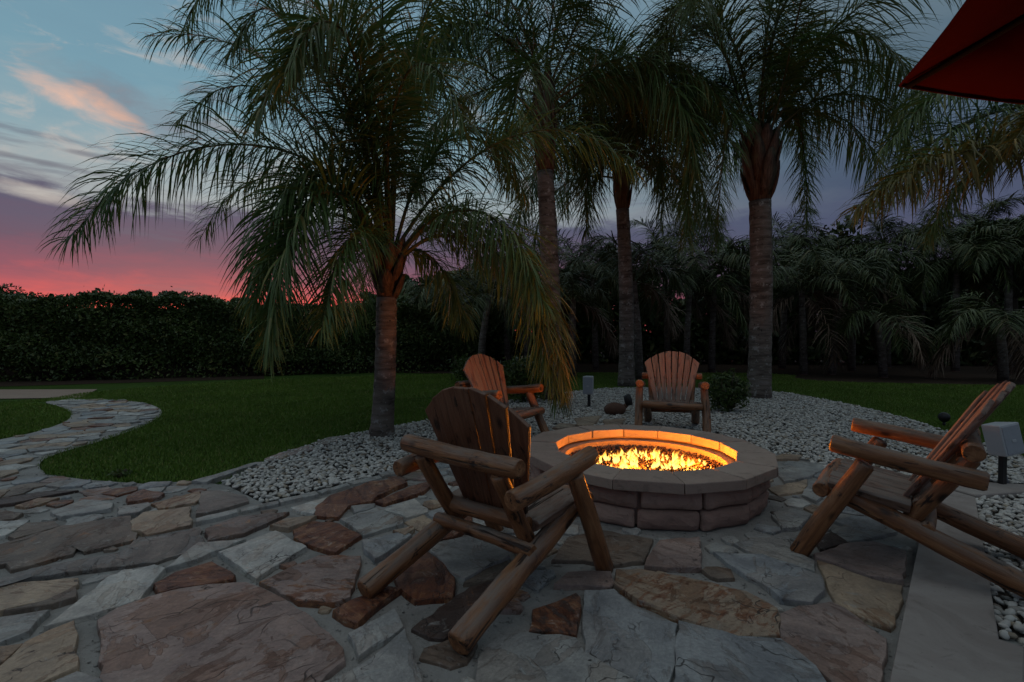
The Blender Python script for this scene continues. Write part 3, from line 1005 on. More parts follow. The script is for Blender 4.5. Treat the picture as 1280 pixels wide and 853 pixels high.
def scatter_blobs(pos, size, base, rs, flat=(1.0, 0.72, 0.5), tilt=0.4, lump=0.16):
    V0, F0 = base
    n = len(pos)
    s = size[:, None] * np.array(flat)[None] * rs.uniform(0.8, 1.2, (n, 3))
    lumpv = 1 + rs.uniform(-lump, lump, (n, len(V0), 1))
    V = V0[None] * lumpv * s[:, None, :]
    V = np.einsum('nij,nkj->nki', rot_np(n, rs, tilt), V) + pos[:, None, :]
    F_ = F0[None] + (np.arange(n) * len(V0))[:, None, None]
    return V.reshape(-1, 3), F_.reshape(-1, 3)


rs = np.random.RandomState(11)
bx = [p[0] for p in bed_poly]; by = [p[1] for p in bed_poly]
N = 130000
X = rs.uniform(min(bx), max(bx), N); Y = rs.uniform(min(by), max(by), N)
keep = in_poly_np(X, Y, bed_poly) & (np.hypot(X - PIT[0], Y - PIT[1]) > 1.05)
for sp in slab_polys:
    keep &= ~in_poly_np(X, Y, sp)
keep &= (np.abs(X) < Y * 1.35 + 1.5)
X, Y = X[keep], Y[keep]
# thin out to an even cover on a coarse hash
cell = {}
sel = []
for i in range(len(X)):
    k = (int(X[i] / 0.033), int(Y[i] / 0.033))
    if k in cell:
        continue
    cell[k] = 1
    sel.append(i)
X, Y = X[sel], Y[sel]
size = 0.0145 + 0.019 * rs.uniform(0, 1, len(X)) ** 1.3
Z = rs.uniform(0.0, 0.028, len(X))
pos = np.stack([X, Y, Z], 1)
app = size / np.maximum(Y, 0.5)
inview = (np.abs(X / Y) < 1.04) & (Y > 1.9)
order = np.argsort(-(app * inview))
big = order[:300]
rest = np.setdiff1d(np.arange(len(X)), big)
near = rest[Y[rest] < 5.4]; farr = rest[Y[rest] >= 5.4]
Va, Fa = scatter_blobs(pos[near], size[near], ICO1, rs)
Vb, Fb = scatter_blobs(pos[farr], size[farr] * 1.05, ICO0, rs)
obj('pebbles', mesh_np('pebbles', np.concatenate([Va, Vb]), np.concatenate([Fa, Fb + len(Va)]), True), M['pebble'], gravel_bed, kind='stuff')
peb = []
for k in range(6):
    v, f = scatter_blobs(np.zeros((1, 3)), np.ones(1), ICO1, rs, lump=0.12)
    me = mesh_np('pebble', v, f, True)
    me.materials.append(M['pebble'])
    peb.append(me)
for i in big:
    o = obj('pebble', peb[i % 6], None, gravel_bed)
    o.location = pos[i]
    o.scale = (size[i],) * 3
    o.rotation_euler = (rs.uniform(-.3, .3), rs.uniform(-.3, .3), rs.uniform(0, 6.28))

ng = 4000
gy = 1.6 + 4.8 * rs.uniform(0, 1, ng) ** 1.4
gx = rs.uniform(-1, 1, ng) * (gy * 1.1 + 0.3)
kk = in_poly_np(gx, gy, patio_poly)
for a_ in traced + [pit_poly] + slab_polys:
    kk &= ~in_poly_np(gx, gy, a_)
gx, gy = gx[kk], gy[kk]
v, f = scatter_blobs(np.stack([gx, gy, np.full(len(gx), 0.003)], 1), rs.uniform(0.003, 0.012, len(gx)) ** 1.0, ICO0, rs, (1, .8, .6), 0.6, 0.25)
obj('grit', mesh_np('grit', v, f), M['mortar'], sheet_patio, kind='stuff')

# ------------------------------------------------------------------ grass blades
lawn_l = GP([(-70, 503), (45, 501.5), (120, 488), (335, 474), (480, 470), (600, 466), (1000, 466)]) + [Vector((8, 14.2, 0)), Vector((13, 13.0, 0)), Vector((22, 12.5, 0)), Vector((12, 5, 0))] + \
    GP([(1420, 640), (1300, 578), (1200, 545), (1130, 522), (1060, 505), (985, 491), (940, 488), (850, 484), (760, 485), (690, 492), (600, 507), (530, 526), (462, 539), (400, 551), (345, 570), (278, 601), (232, 600), (180, 603), (110, 598), (50, 588), (60, 592), (46, 580), (58, 568), (130, 548), (192, 526), (207, 511), (180, 500)])
lawn_l = smooth_poly(lawn_l)
lawn_i = GP([(-70, 504), (45, 502), (86, 511), (91, 522), (50, 538), (0, 548), (-70, 556)])
lawn_i = smooth_poly(lawn_i)


def blades(name, polys, dens, rs, h=0.035, wd=0.006, zone=None):
    allv = []
    for poly in polys:
        xs = [p[0] for p in poly]; ys = [p[1] for p in poly]
        A = (max(xs) - min(xs)) * (max(ys) - min(ys))
        n = int(A * dens)
        X = rs.uniform(min(xs), max(xs), n); Y = rs.uniform(min(ys), max(ys), n)
        k = in_poly_np(X + rs.normal(0, .022, n), Y + rs.normal(0, .022, n), poly) & (rs.uniform(0, 1, n) < np.clip((7.5 / np.maximum(Y, 1)) ** 2, 0.10, 1)) & (np.abs(X) < Y * 1.25 + 1)
        X, Y = X[k], Y[k]
        n = len(X)
        sc = np.clip(Y / 6.5, 0.8, 2.4)
        a = rs.uniform(0, np.pi * 2, n); l = rs.uniform(-.6, .6, n) * h; m_ = rs.uniform(-.6, .6, n) * h
        hh = h * rs.uniform(0.5, 1.25, n) * (0.75 + 0.25 * sc)
        dx = np.cos(a) * wd * sc; dy = np.sin(a) * wd * sc
        b = np.stack([np.stack([X - dx, Y - dy, np.full(n, -.02)], 1), np.stack([X + dx, Y + dy, np.full(n, -.02)], 1), np.stack([X + l, Y + m_, hh - .02], 1)], 1)
        allv.append(b.reshape(-1, 3))
    V = np.concatenate(allv)
    return mesh_np(name, V, np.arange(len(V)).reshape(-1, 3))


obj('grass', blades('grass', [lawn_l, lawn_i], 5200, rs), M['grass_blade'], None, 'short mown green grass of the lawn around the gravel bed', 'grass', None, 'stuff')

# ------------------------------------------------------------------ fire pit
pit = thing('fire_pit', 'round reddish block fire pit with pale stone cap and burning gas fire', 'fire pit', (PIT[0], PIT[1], 0))
HT, RO, RI, RW = 0.37, 1.09, 0.785, 1.025


def arc_block(name, r0, r1, a0, a1, z0, z1, mat, parent, gap, bev, r1b=None, rough=0.0, sub=0, rng=rng):
    """block between two angles with straight chords; rough = split face"""
    g0, g1 = gap / r0 / 2, gap / r1 / 2
    nseg = sub + 1
    V, F_ = [], []
    nz = 3 if rough else 1
    cols = []
    for i in range(nseg + 1):
        t = i / nseg
        po = Vector((r1 * math.cos(a0 + g1), r1 * math.sin(a0 + g1), 0)).lerp(Vector((r1 * math.cos(a1 - g1), r1 * math.sin(a1 - g1), 0)), t)
        pi_ = Vector((r0 * math.cos(a0 + g0), r0 * math.sin(a0 + g0), 0)).lerp(Vector((r0 * math.cos(a1 - g0), r0 * math.sin(a1 - g0), 0)), t)
        col = [(pi_.x, pi_.y, z0), (pi_.x, pi_.y, z1)]
        for k in range(nz + 1):
            z = z1 + (z0 - z1) * k / nz
            d = po.normalized()
            edge = (i in (0, nseg)) or (k in (0, nz))
            off = (rng.uniform(0, rough) + (0.0 if not edge else -rough * 1.0)) if rough else 0
            col.append((po.x + d.x * off, po.y + d.y * off, z))
        cols.append(col)
    m = len(cols[0])
    for c in cols:
        V += c
    for i in range(nseg):
        for k in range(m):
            k2 = (k + 1) % m
            F_.append((i * m + k, (i + 1) * m + k, (i + 1) * m + k2, i * m + k2))
    F_.append(tuple(range(m)))
    F_.append(tuple(range((nseg + 1) * m - 1, nseg * m - 1, -1)))
    me = mesh_py(name, V, F_)
    o = obj(name, me, mat, parent)
    if bev:
        bevel(o, bev, 2)
    return o


NB = 14
for k in range(NB):
    a0 = -math.pi / 2 + k * 2 * math.pi / NB + rng.uniform(-.008, .008)
    a1 = a0 + 2 * math.pi / NB
    arc_block('cap_stone', RI + rng.uniform(-.004, .004), RO + rng.uniform(-.008, .008), a0, a1, HT - 0.078, HT + rng.uniform(-.003, .003), M['cap'], pit, 0.009, 0.007, sub=0)
for course in range(2):
    z0 = 0.0 + course * 0.146
    for k in range(NB):
        a0 = -math.pi / 2 + 0.14 + k * 2 * math.pi / NB + rng.uniform(-.012, .012) + course * 0.02
        arc_block('wall_block', 0.84, RW + rng.uniform(-.012, .008), a0, a0 + 2 * math.pi / NB, z0 + 0.002, z0 + 0.143, M['block'], pit, 0.016, 0.022, rough=0.026, sub=5)


def ring_mesh(name, r0, r1, z0, z1, seg=56):
    V, F_ = [], []
    for i in range(seg):
        a = 2 * math.pi * i / seg
        c, s = math.cos(a), math.sin(a)
        V += [(r0 * c, r0 * s, z0), (r0 * c, r0 * s, z1), (r1 * c, r1 * s, z1), (r1 * c, r1 * s, z0)]
    for i in range(seg):
        j = (i + 1) % seg
        for k in range(4):
            F_.append((i * 4 + k, j * 4 + k, j * 4 + (k + 1) % 4, i * 4 + (k + 1) % 4))
    return mesh_py(name, V, F_)


obj('liner', ring_mesh('liner', 0.705, 0.835, 0.02, 0.270), M['liner'], pit)
obj('core', ring_mesh('core', 0.838, 0.95, 0.02, 0.285), M['block'], pit)
BED = 0.205
disc = mesh_py('fire_bed', [(0.70 * math.cos(a * math.pi / 20), 0.70 * math.sin(a * math.pi / 20), BED - 0.012) for a in range(40)], [tuple(range(40))])
obj('fire_bed', disc, M['lava'], pit)
nl = 3200
rr = 0.695 * np.sqrt(rs.uniform(0, 1, nl)); aa = rs.uniform(0, 6.283, nl)
lp = np.stack([rr * np.cos(aa), rr * np.sin(aa), BED + rs.uniform(-.012, .018, nl)], 1)
v, f = scatter_blobs(lp, rs.uniform(0.008, 0.019, nl), ICO0, rs, (1, .85, .75), 1.5, 0.3)
obj('lava_rocks', mesh_np('lava_rocks', v, f), M['lava'], pit, kind='stuff')

# fire: each tongue is a flame
fire = thing('fire', 'bright yellow gas flames licking up from the lava rocks in the fire pit', 'fire', (PIT[0], PIT[1], BED))


def flame_mesh(h, r, rng):
    pts, rad = [], []
    n = 9
    ph, am = rng.uniform(0, 6.28), rng.uniform(0.12, 0.30)
    lx, ly = rng.uniform(-.35, .35), rng.uniform(-.2, .2)
    for i in range(n):
        t = i / (n - 1)
        pts.append((h * (lx * t * t + am * math.sin(ph + t * 5) * t), h * (ly * t * t + am * 0.6 * math.cos(ph + t * 4) * t), h * t))
        prof = (0.55 + 1.3 * t) if t < 0.35 else (1.005 * (1 - (t - 0.35) / 0.65) ** 0.8)
        rad.append(max(0.0008, r * prof * rng.uniform(0.75, 1.2)))
    V, F_ = tube(pts, rad, 8, 0.18, rng)
    V = [Vector((q.x, q.y, q.z)) for q in V]
    return mesh_py('flame', V, F_, True)


frng = random.Random(21)
for k in range(200):
    big_f = k < 70
    a = frng.uniform(0, 6.283)
    q = math.sqrt(frng.uniform(0, 1))
    fx = q * math.cos(a) * (0.46 if big_f else 0.60) + 0.0
    fy = q * math.sin(a) * (0.34 if big_f else 0.46)
    h = (frng.uniform(0.05, 0.165) * (1.15 - 0.55 * q)) if big_f else frng.uniform(0.015, 0.055)
    o = obj('flame', flame_mesh(h, h * frng.uniform(0.07, 0.15) + 0.003, frng), M['flame'], fire)
    o.location = (fx, fy, 0.0)
    if k % 40 == 0:
        ld = bpy.data.lights.new('fire_light', 'POINT')
        ld.energy = 15.5
        ld.color = (1.0, 0.27, 0.018)
        ld.shadow_soft_size = 0.05
        lo = bpy.data.objects.new('fire_light', ld)
        link(lo, fire)
        lo.location = (fx * 0.8, fy * 0.8, 0.055 + 0.003 * k / 40)


# ------------------------------------------------------------------ log chairs
def log_obj(name, a, b, r0, r1, mat, parent, rng, seg=14, n=9, flat=1.0):
    """one log from a to b (parent space), grain along local Z"""
    a, b = Vector(a), Vector(b)
    r0, r1 = r0 * 0.91, r1 * 0.91
    L = (b - a).length
    pts, rad = [], []
    wob = r0 * 0.10
    ph = rng.uniform(0, 6.28)
    zs = [0.0, 0.012] + [L * i / n for i in range(1, n)] + [L - 0.012, L]
    for z in zs:
        t = z / L
        r = r0 + (r1 - r0) * t
        r *= 1 + rng.uniform(-.035, .035)
        if z in (0.0, L):
            r *= 0.84
        pts.append((wob * math.sin(ph + t * 5), wob * math.cos(ph * 1.7 + t * 4), z))
        rad.append(r)
    V, F_ = tube(pts, rad, seg, 0.03, rng)
    if flat != 1.0:
        V = [Vector((v.x * flat, v.y, v.z)) for v in V]
    me = mesh_py(name, V, F_, True)
    for p in me.polygons:
        if len(p.vertices) > 4:
            p.use_smooth = False
    o = obj(name, me, mat, parent)
    o.location = a
    o.rotation_mode = 'QUATERNION'
    o.rotation_quaternion = (b - a).to_track_quat('Z', 'Y')
    return o


def plank_obj(name, a, b, hw, th, mat, parent, rng):
    """rough half-log plank from a to b, rounded underneath, grain along local Z"""
    a, b = Vector(a), Vector(b)
    L = (b - a).length
    V, F_ = [], []
    n, prof = 7, [(-1, 0.0), (-0.8, 0.18), (0.8, 0.18), (1, 0.0), (0.7, -0.6), (0, -0.85), (-0.7, -0.6)]
    m = len(prof)
    for i in range(n):
        for (px_, pz_) in prof:
            V.append((px_ * hw * (1 + rng.uniform(-.05, .05)), pz_ * th * (1 + rng.uniform(-.1, .1)), L * i / (n - 1)))
    for i in range(n - 1):
        for k in range(m):
            k2 = (k + 1) % m
            F_.append((i * m + k, (i + 1) * m + k, (i + 1) * m + k2, i * m + k2))
    F_ += [tuple(range(m)), tuple(range(n * m - 1, (n - 1) * m - 1, -1))]
    o = obj(name, mesh_py(name, V, F_), mat, parent)
    zax = (b - a).normalized()
    xax = Vector((0, 1, 0)); xax = (xax - zax * xax.dot(zax)).normalized()
    yax = zax.cross(xax)
    if yax.z < 0:
        xax, yax = -xax, -yax
    mt = Matrix((xax, yax, zax)).transposed().to_4x4()
    mt.translation = a
    o.matrix_local = mt
    bevel(o, 0.006, 2)
    return o


def make_chair(label, loc, fwd, seed, slat_mat='slat', nsl=8, back_s=0.82, back_z=1.07, arm0=0.14, arm_z=0.705, gapf=0.86):
    rng = random.Random(seed)
    rz = math.atan2(fwd[1], fwd[0])
    ch = thing('log_chair', label, 'chair', (loc[0], loc[1], 0), rz, 'rustic log chairs round the fire pit')
    X_ = lambda s: 0.5 - s
    for sd in (1, -1):
        log_obj('side_rail', (X_(1.13), sd * 0.345, 0.064), (X_(0.14), sd * 0.315, 0.425), 0.066, 0.060, M['log'], ch, rng)
        log_obj('front_leg', (X_(0.0), sd * 0.435, 0.0), (X_(0.34), sd * 0.425, 0.635), 0.060, 0.055, M['log'], ch, rng)
        log_obj('armrest', (X_(arm0), sd * 0.425, arm_z), (X_(0.86), sd * 0.415, 0.625), 0.058, 0.056, M['log'], ch, rng)
        log_obj('rear_post', (X_(0.54), sd * 0.265, 0.30), (X_(0.80), sd * 0.285, 0.72), 0.050, 0.047, M['log'], ch, rng)
    log_obj('crossbar', (X_(0.80), -0.42, 0.765), (X_(0.80), 0.42, 0.765), 0.054, 0.054, M['log'], ch, rng)
    log_obj('front_rail', (X_(0.105), -0.385, 0.425), (X_(0.105), 0.385, 0.425), 0.054, 0.052, M['log'], ch, rng)
    log_obj('rear_rail', (X_(0.585), -0.30, 0.405), (X_(0.585), 0.30, 0.405), 0.050, 0.048, M['log'], ch, rng)
    log_obj('lower_rail', (X_(0.615), -0.36, 0.295), (X_(0.615), 0.36, 0.295), 0.042, 0.042, M['log'], ch, rng)
    # rough half-log planks of the seat run front to back
    ns = 5
    for k in range(ns):
        y = (k - (ns - 1) / 2) * 0.150
        plank_obj('seat_plank', (X_(0.135 + rng.uniform(-.01, .01)), y, 0.470 + rng.uniform(-.005, .005)), (X_(0.545), y * 0.93, 0.412), 0.070, 0.078, M['plank'], ch, rng)
    # fan of back boards
    b0 = Vector((X_(0.53), 0, 0.375)); b1 = Vector((X_(back_s), 0, back_z))
    up = (b1 - b0).normalized()
    nrm = Vector((up.z, 0, -up.x))
    H = (b1 - b0).length
    for k in range(nsl):
        u = (k + 0.5) / nsl * 2 - 1
        hw0, hw1 = 0.225 / nsl, 0.385 / nsl
        L = H + 0.060 - 0.20 * u * u
        L += rng.uniform(-.006, .006)
        V = []
        for (t, hw, cx) in ((0, hw0, u * 0.225), (0.5, (hw0 + hw1) / 2, u * 0.305), (1, hw1, u * 0.385)):
            z = L * t
            hw = hw * gapf
            slope = -0.20 * 2 * u / nsl * t * 1.0
            for (sx, sy) in ((-1, -1), (1, -1), (1, 1), (-1, 1)):
                V.append((cx + sx * hw, sy * 0.013, z + sx * slope * 0.9))
        F_ = [(3, 2, 1, 0), (8, 9, 10, 11)]
        for r_ in range(2):
            for q in range(4):
                q2 = (q + 1) % 4
                F_.append((r_ * 4 + q, r_ * 4 + q2, (r_ + 1) * 4 + q2, (r_ + 1) * 4 + q))
        o = obj('back_slat', mesh_py('back_slat', V, F_), M[slat_mat], ch)
        bevel(o, 0.005, 2)
        mat = Matrix((Vector((0, 1, 0)), nrm, up)).transposed().to_4x4()
        dish = 0.05 * (u * u)
        mat.translation = b0 + nrm * (dish + rng.uniform(-.003, .003))
        o.matrix_local = mat
    # back brace near the seat
    bm = b0.lerp(b1, 0.45)
    log_obj('back_brace', (bm.x - 0.045, -0.26, bm.z), (bm.x - 0.045, 0.26, bm.z), 0.026, 0.026, M['log'], ch, rng, 10, 5)
    return ch


fA = Vector((0.637, 0.77))
lA = Vector((-0.77, 0.637))
cA = Vector((0.497, 2.91)) + lA * 0.415 - fA * 0.5
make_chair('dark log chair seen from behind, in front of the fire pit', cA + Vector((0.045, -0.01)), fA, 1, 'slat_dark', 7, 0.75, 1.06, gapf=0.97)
fD = Vector((-0.745, 0.667)).normalized()
cD = Vector((1.81, 3.09)) + Vector((0.667, 0.745)).normalized() * 0.43 - fD * 0.5
make_chair('log chair seen from the side, standing beside the pale slab path', cD, fD, 2, back_s=0.94, arm_z=0.73, arm0=0.17)
fB = Vector((-0.30, -0.95)).normalized()
make_chair('log chair facing the camera from behind the fire pit', Vector((2.10, 6.45)) - fB * 0.5, fB, 3)
fC = Vector((0.80, -0.60)).normalized()
make_chair('log chair with a paler fanned back behind the dark chair, left of the fire pit', Vector((-0.17, 6.05)), fC, 4)


# ------------------------------------------------------------------ palms
def catmull(ctrl, n):
    c = np.array([tuple(p) for p in ctrl], float)
    c = np.vstack([2 * c[0] - c[1], c, 2 * c[-1] - c[-2]])
    out = []
    m = len(c) - 3
    for i in range(n):
        u = i / (n - 1) * m
        k = min(int(u), m - 1)
        t = u - k
        p0, p1, p2, p3 = c[k:k + 4]
        out.append(0.5 * ((2 * p1) + (-p0 + p2) * t + (2 * p0 - 5 * p1 + 4 * p2 - p3) * t * t + (-p0 + 3 * p1 - 3 * p2 + p3) * t ** 3))
    return np.array(out)


def norm_np(a):
    return a / (np.linalg.norm(a, axis=-1, keepdims=True) + 1e-9)


LEAFK, NUMK, WIDK = 1.18, 1.42, 0.86


def make_frond(parent, origin, path, mat, rs, nleaf=110, leaf=0.62, width=0.017, droop=0.27, start=0.14, r0=0.028, seg=4, rmat=None, plume=0.45):
    """one feather frond: rachis (part) with its leaflets (sub-part)"""
    path = path - np.array(origin)[None]
    nleaf = int(nleaf * NUMK)
    leaf = leaf * LEAFK
    width = width * WIDK
    n = len(path)
    rad = [r0 * (1 - 0.88 * (i / (n - 1)) ** 0.8) for i in range(n)]
    V, F_ = tube([Vector(p) for p in path], rad, 5)
    fr = obj('frond', mesh_py('frond', V, F_, True), rmat or M['rachis'], parent)
    # leaflets
    d = np.diff(path, axis=0)
    cl_ = np.concatenate([[0], np.cumsum(np.linalg.norm(d, axis=1))])
    tt = np.sort(start + (1 - start) * (np.arange(nleaf) + rs.uniform(-.4, .4, nleaf)).clip(0, nleaf - 1) / (nleaf - 1))
    tt = np.clip(np.concatenate([tt, tt + 0.004]), 0, 1)
    sd = np.concatenate([np.ones(nleaf), -np.ones(nleaf)])
    s = tt * cl_[-1]
    p = np.stack([np.interp(s, cl_, path[:, k]) for k in range(3)], 1)
    tg = norm_np(np.gradient(path, axis=0))
    T = norm_np(np.stack([np.interp(s, cl_, tg[:, k]) for k in range(3)], 1))
    # one steady side direction for the whole frond keeps vertical stretches stable
    hz_ = path[-1] - path[0]
    hz_ = np.array([hz_[0], hz_[1], 0.0]); hz_ = hz_ / (np.linalg.norm(hz_) + 1e-6)
    S0 = np.array([hz_[1], -hz_[0], 0.0])
    S = norm_np(S0[None] - T * (T @ S0)[:, None])
    Nn = np.cross(S, T)
    Nn *= np.sign(Nn[:, 2:3] + 1e-6)
    m = len(tt)
    prof = np.clip(0.45 + 1.5 * tt, 0, 1) * np.where(tt > 0.7, 1 - 0.55 * ((tt - 0.7) / 0.3), 1)
    L = leaf * prof * rs.uniform(0.8, 1.15, m)
    a = 0.45 + 0.75 * tt ** 2
    ph_ = rs.uniform(-1.15, 0.95, m) * (0.35 + plume)
    dr = norm_np(T * (a * rs.uniform(0.8, 1.3, m))[:, None] + S * (sd * np.cos(ph_))[:, None] + Nn * np.sin(ph_)[:, None] + rs.uniform(-.12, .12, (m, 3)))
    W = width * np.clip(0.6 + prof * 0.5, 0, 1.1) * rs.uniform(0.8, 1.2, m)
    pts = [p]
    dirs = [dr]
    for k in range(seg):
        g = np.zeros((m, 3)); g[:, 2] = -droop * rs.uniform(0.7, 1.3, m) * (1.0 + 0.25 * k)
        nd = norm_np(dirs[-1] + g + rs.uniform(-.05, .05, (m, 3)))
        pts.append(pts[-1] + dirs[-1] * (L / seg)[:, None])
        dirs.append(nd)
    wv = norm_np(np.cross(dirs[0], np.array([0.0, 0, 1.0])[None]) + T * 0.4 + rs.uniform(-.5, .5, (m, 3)))
    wprof = [0.55, 1.0, 0.95, 0.65, 0.06] if seg == 4 else list(np.interp(np.linspace(0, 1, seg + 1), [0, .25, .6, 1], [.55, 1, .9, .06]))
    V2 = np.zeros((m, (seg + 1) * 2, 3))
    for k in range(seg + 1):
        V2[:, 2 * k] = pts[k] - wv * (W * wprof[k] * 0.5)[:, None]
        V2[:, 2 * k + 1] = pts[k] + wv * (W * wprof[k] * 0.5)[:, None]
    q = np.array([[2 * k, 2 * k + 1, 2 * k + 3, 2 * k + 2] for k in range(seg)])
    Fq = (q[None] + (np.arange(m) * (seg + 1) * 2)[:, None, None]).reshape(-1, 4)
    lf = obj('leaflets', mesh_np('leaflets', V2.reshape(-1, 3), Fq), mat, fr)
    return fr


def arc_path(c, az, el, L, bend, n=16, tw=0.0):
    p = np.array(c, float)
    d = np.array([math.cos(az) * math.cos(el), math.sin(az) * math.cos(el), math.sin(el)])
    out = [p.copy()]
    st = L / (n - 1)
    for i in range(n - 1):
        t = i / (n - 1)
        d = d + np.array([math.cos(az + 1.57) * tw * 0.05, math.sin(az + 1.57) * tw * 0.05, -bend * (0.25 + 1.5 * t) / (n - 1) * 2.2])
        d /= np.linalg.norm(d)
        p = p + d * st
        out.append(p.copy())
    return np.array(out)


def make_palm(label, base_px, top_px, depth, r_base, r_top, crown_px, boots=10, boot_r=1.5, key=(), rand=(), leaf=0.65, width=0.018, seed=1, mat='palm_leaf', nleaf=110, group='tall palms around the gravel bed', boot_len=0.8):
    rs_ = np.random.RandomState(seed)
    rg = random.Random(seed)
    base = P(*base_px, depth); base.z = 0
    top = P(*top_px, depth)
    crown = P(*crown_px, depth)
    t = thing('palm_tree', label, 'palm tree', base, 0, group)
    rel = lambda q: Vector(q) - base
    n = 26
    pts, rad = [], []
    for i in range(n):
        k = i / (n - 1)
        q = base.lerp(top, k)
        q = q + Vector((math.sin(k * 3.1) * 0.04 * (top.z / 4), 0, 0))
        pts.append(rel(q) - Vector((0, 0, 0.06 if i == 0 else 0)))
        rad.append((r_base + (r_top - r_base) * k) * (1 + 0.22 * math.exp(-k * 14)) * (1.0 + (0.025 if i % 2 else -0.015)))
    # crown core above the trunk
    core = [rel(top), rel(top.lerp(crown, 0.3)), rel(top.lerp(crown, 0.75)), rel(crown)]
    V, F_ = tube(pts, rad, 18, 0.02, rg)
    obj('trunk', mesh_py('trunk', V, F_, True), M['trunk'], t)
    V, F_ = tube(core, [r_top * 0.96, r_top * 1.05, r_top * 0.7, r_top * 0.3], 14, 0.05, rg)
    obj('crown_shaft', mesh_py('crown_shaft', V, F_, True), M['boot'], t)
    # old leaf bases hugging the top of the trunk
    for k in range(boots):
        a = k * 2.399 + rg.uniform(-.2, .2)
        f0 = (k / boots) * 0.62 + rg.uniform(0, 0.06)
        c0 = top.lerp(crown, f0 - 0.04)
        Lb = boot_len * rg.uniform(0.55, 1.0)
        out = Vector((math.cos(a), math.sin(a), 0))
        tan = Vector((-out.y, out.x, 0))
        V, F_ = [], []
        for i in range(6):
            u = i / 5
            rr_ = r_top * (0.80 + (boot_r - 0.80) * (u ** 0.75))
            wd = r_top * (0.22 + 0.55 * math.sin(math.pi * min(1.0, 0.12 + u * 0.9)) ** 0.8)
            th = 0.045 * (1 - 0.5 * u)
            cc = rel(c0) + out * rr_ + Vector((0, 0, Lb * u))
            V += [cc - tan * wd, cc + out * th, cc + tan * wd, cc - out * th]
        for i in range(5):
            for q in range(4):
                q2 = (q + 1) % 4
                F_.append((i * 4 + q, i * 4 + q2, (i + 1) * 4 + q2, (i + 1) * 4 + q))
        F_ += [(3, 2, 1, 0), (20, 21, 22, 23)]
        obj('leaf_base', mesh_py('leaf_base', V, F_, True), M['boot'], t)
    for kf in key:
        ctrl = [P(x, y, depth + d) for x, y, d in kf['p']]
        path = catmull(ctrl, 22)
        make_frond(t, base, path, M[kf.get('m', mat)], rs_, kf.get('n', nleaf), kf.get('leaf', leaf), kf.get('w', width), kf.get('droop', 0.27), kf.get('start', 0.16), kf.get('r', 0.030), plume=kf.get('plume', 0.7))
    for (az, el, L, bend) in rand:
        c = crown.lerp(top, rg.uniform(0.0, 0.5)) + Vector((math.cos(R(az)) * 0.1, math.sin(R(az)) * 0.1, 0))
        path = arc_path(c, R(az + rg.uniform(-8, 8)), R(el), L * rg.uniform(0.92, 1.08), bend, 20, rg.uniform(-1, 1))
        make_frond(t, base, path, M[mat], rs_, nleaf, leaf, width, 0.27, 0.16, 0.030, plume=0.7)
    return t


k1 = [
    dict(p=[(480, 318, 0), (440, 240, -.1), (360, 190, -.2), (260, 183, -.3), (160, 222, -.35), (85, 300, -.4)], n=170, leaf=0.80, plume=0.75, droop=0.30, w=0.026),
    dict(p=[(478, 325, 0), (440, 255, -.8), (395, 245, -1.2), (355, 320, -1.5), (335, 440, -1.6)], n=170, leaf=0.62, w=0.024),
    dict(p=[(482, 310, 0), (450, 150, .2), (410, 30, .3), (340, -40, .2), (265, -25, 0), (228, 40, -.1)], n=150, leaf=0.75),
    dict(p=[(485, 305, 0), (462, 140, 0), (440, 0, -.2), (400, -110, -.4), (340, -150, -.6)], n=130),
    dict(p=[(490, 305, 0), (500, 150, .3), (530, 20, .5), (590, -60, .6), (640, -40, .6)], n=140),
    dict(p=[(480, 310, 0), (455, 190, -.6), (415, 90, -1.1), (365, 75, -1.4), (320, 150, -1.6)], n=160, leaf=0.62, w=0.022),
    dict(p=[(478, 312, 0), (440, 170, -.3), (380, 60, -.5), (330, 10, -.6), (290, 60, -.7)], n=150, leaf=0.7),
    dict(p=[(492, 315, 0), (520, 230, .2), (570, 165, .4), (620, 170, .5), (655, 240, .6)], n=150, leaf=0.72),
    dict(p=[(495, 325, 0), (535, 285, -.1), (595, 285, -.3), (652, 325, -.4), (692, 400, -.4), (705, 500, -.4)], n=150, leaf=0.58, w=0.020, m='palm_leaf_dry'),
    dict(p=[(495, 325, 0), (540, 275, -.4), (600, 265, -.9), (650, 310, -1.2), (680, 380, -1.3)], n=160, leaf=0.6),
    dict(p=[(495, 335, 0), (520, 312, .3), (555, 340, .5), (585, 410, .6)], n=110, leaf=0.5),
    dict(p=[(482, 330, 0), (455, 290, -.9), (425, 320, -1.4), (402, 410, -1.6)], n=150, leaf=0.55, w=0.022),
    dict(p=[(490, 310, 0), (485, 180, -.7), (510, 90, -1.2), (550, 90, -1.5), (580, 160, -1.6)], n=140, leaf=0.65),
]
k1 += [
    dict(p=[(478, 318, 0), (430, 235, -.5), (375, 225, -.9), (335, 290, -1.1), (318, 380, -1.2)], n=190, leaf=0.68, w=0.024),
    dict(p=[(480, 312, 0), (462, 160, -.8), (435, 50, -1.4), (395, 30, -1.8), (360, 90, -2.0)], n=180, leaf=0.75, w=0.024),
    dict(p=[(495, 325, 0), (545, 295, 0), (610, 310, -.2), (655, 360, -.3), (682, 440, -.3), (696, 500, -.3)], n=130, leaf=0.60, w=0.022),
    dict(p=[(488, 308, 0), (490, 160, .6), (470, 30, .8), (440, -60, .9), (390, -80, .9)], n=150, leaf=0.75),
    dict(p=[(478, 315, 0), (420, 200, .3), (350, 120, .5), (280, 110, .6), (225, 150, .6)], n=150, leaf=0.7),
]
r1 = [(60, 50, 4.0, 1.2), (100, 35, 3.6, 1.4), (140, 55, 4.0, 1.2), (20, 60, 4.2, 1.1), (170, 70, 4.4, 0.9), (-80, 75, 4.0, 0.9)]
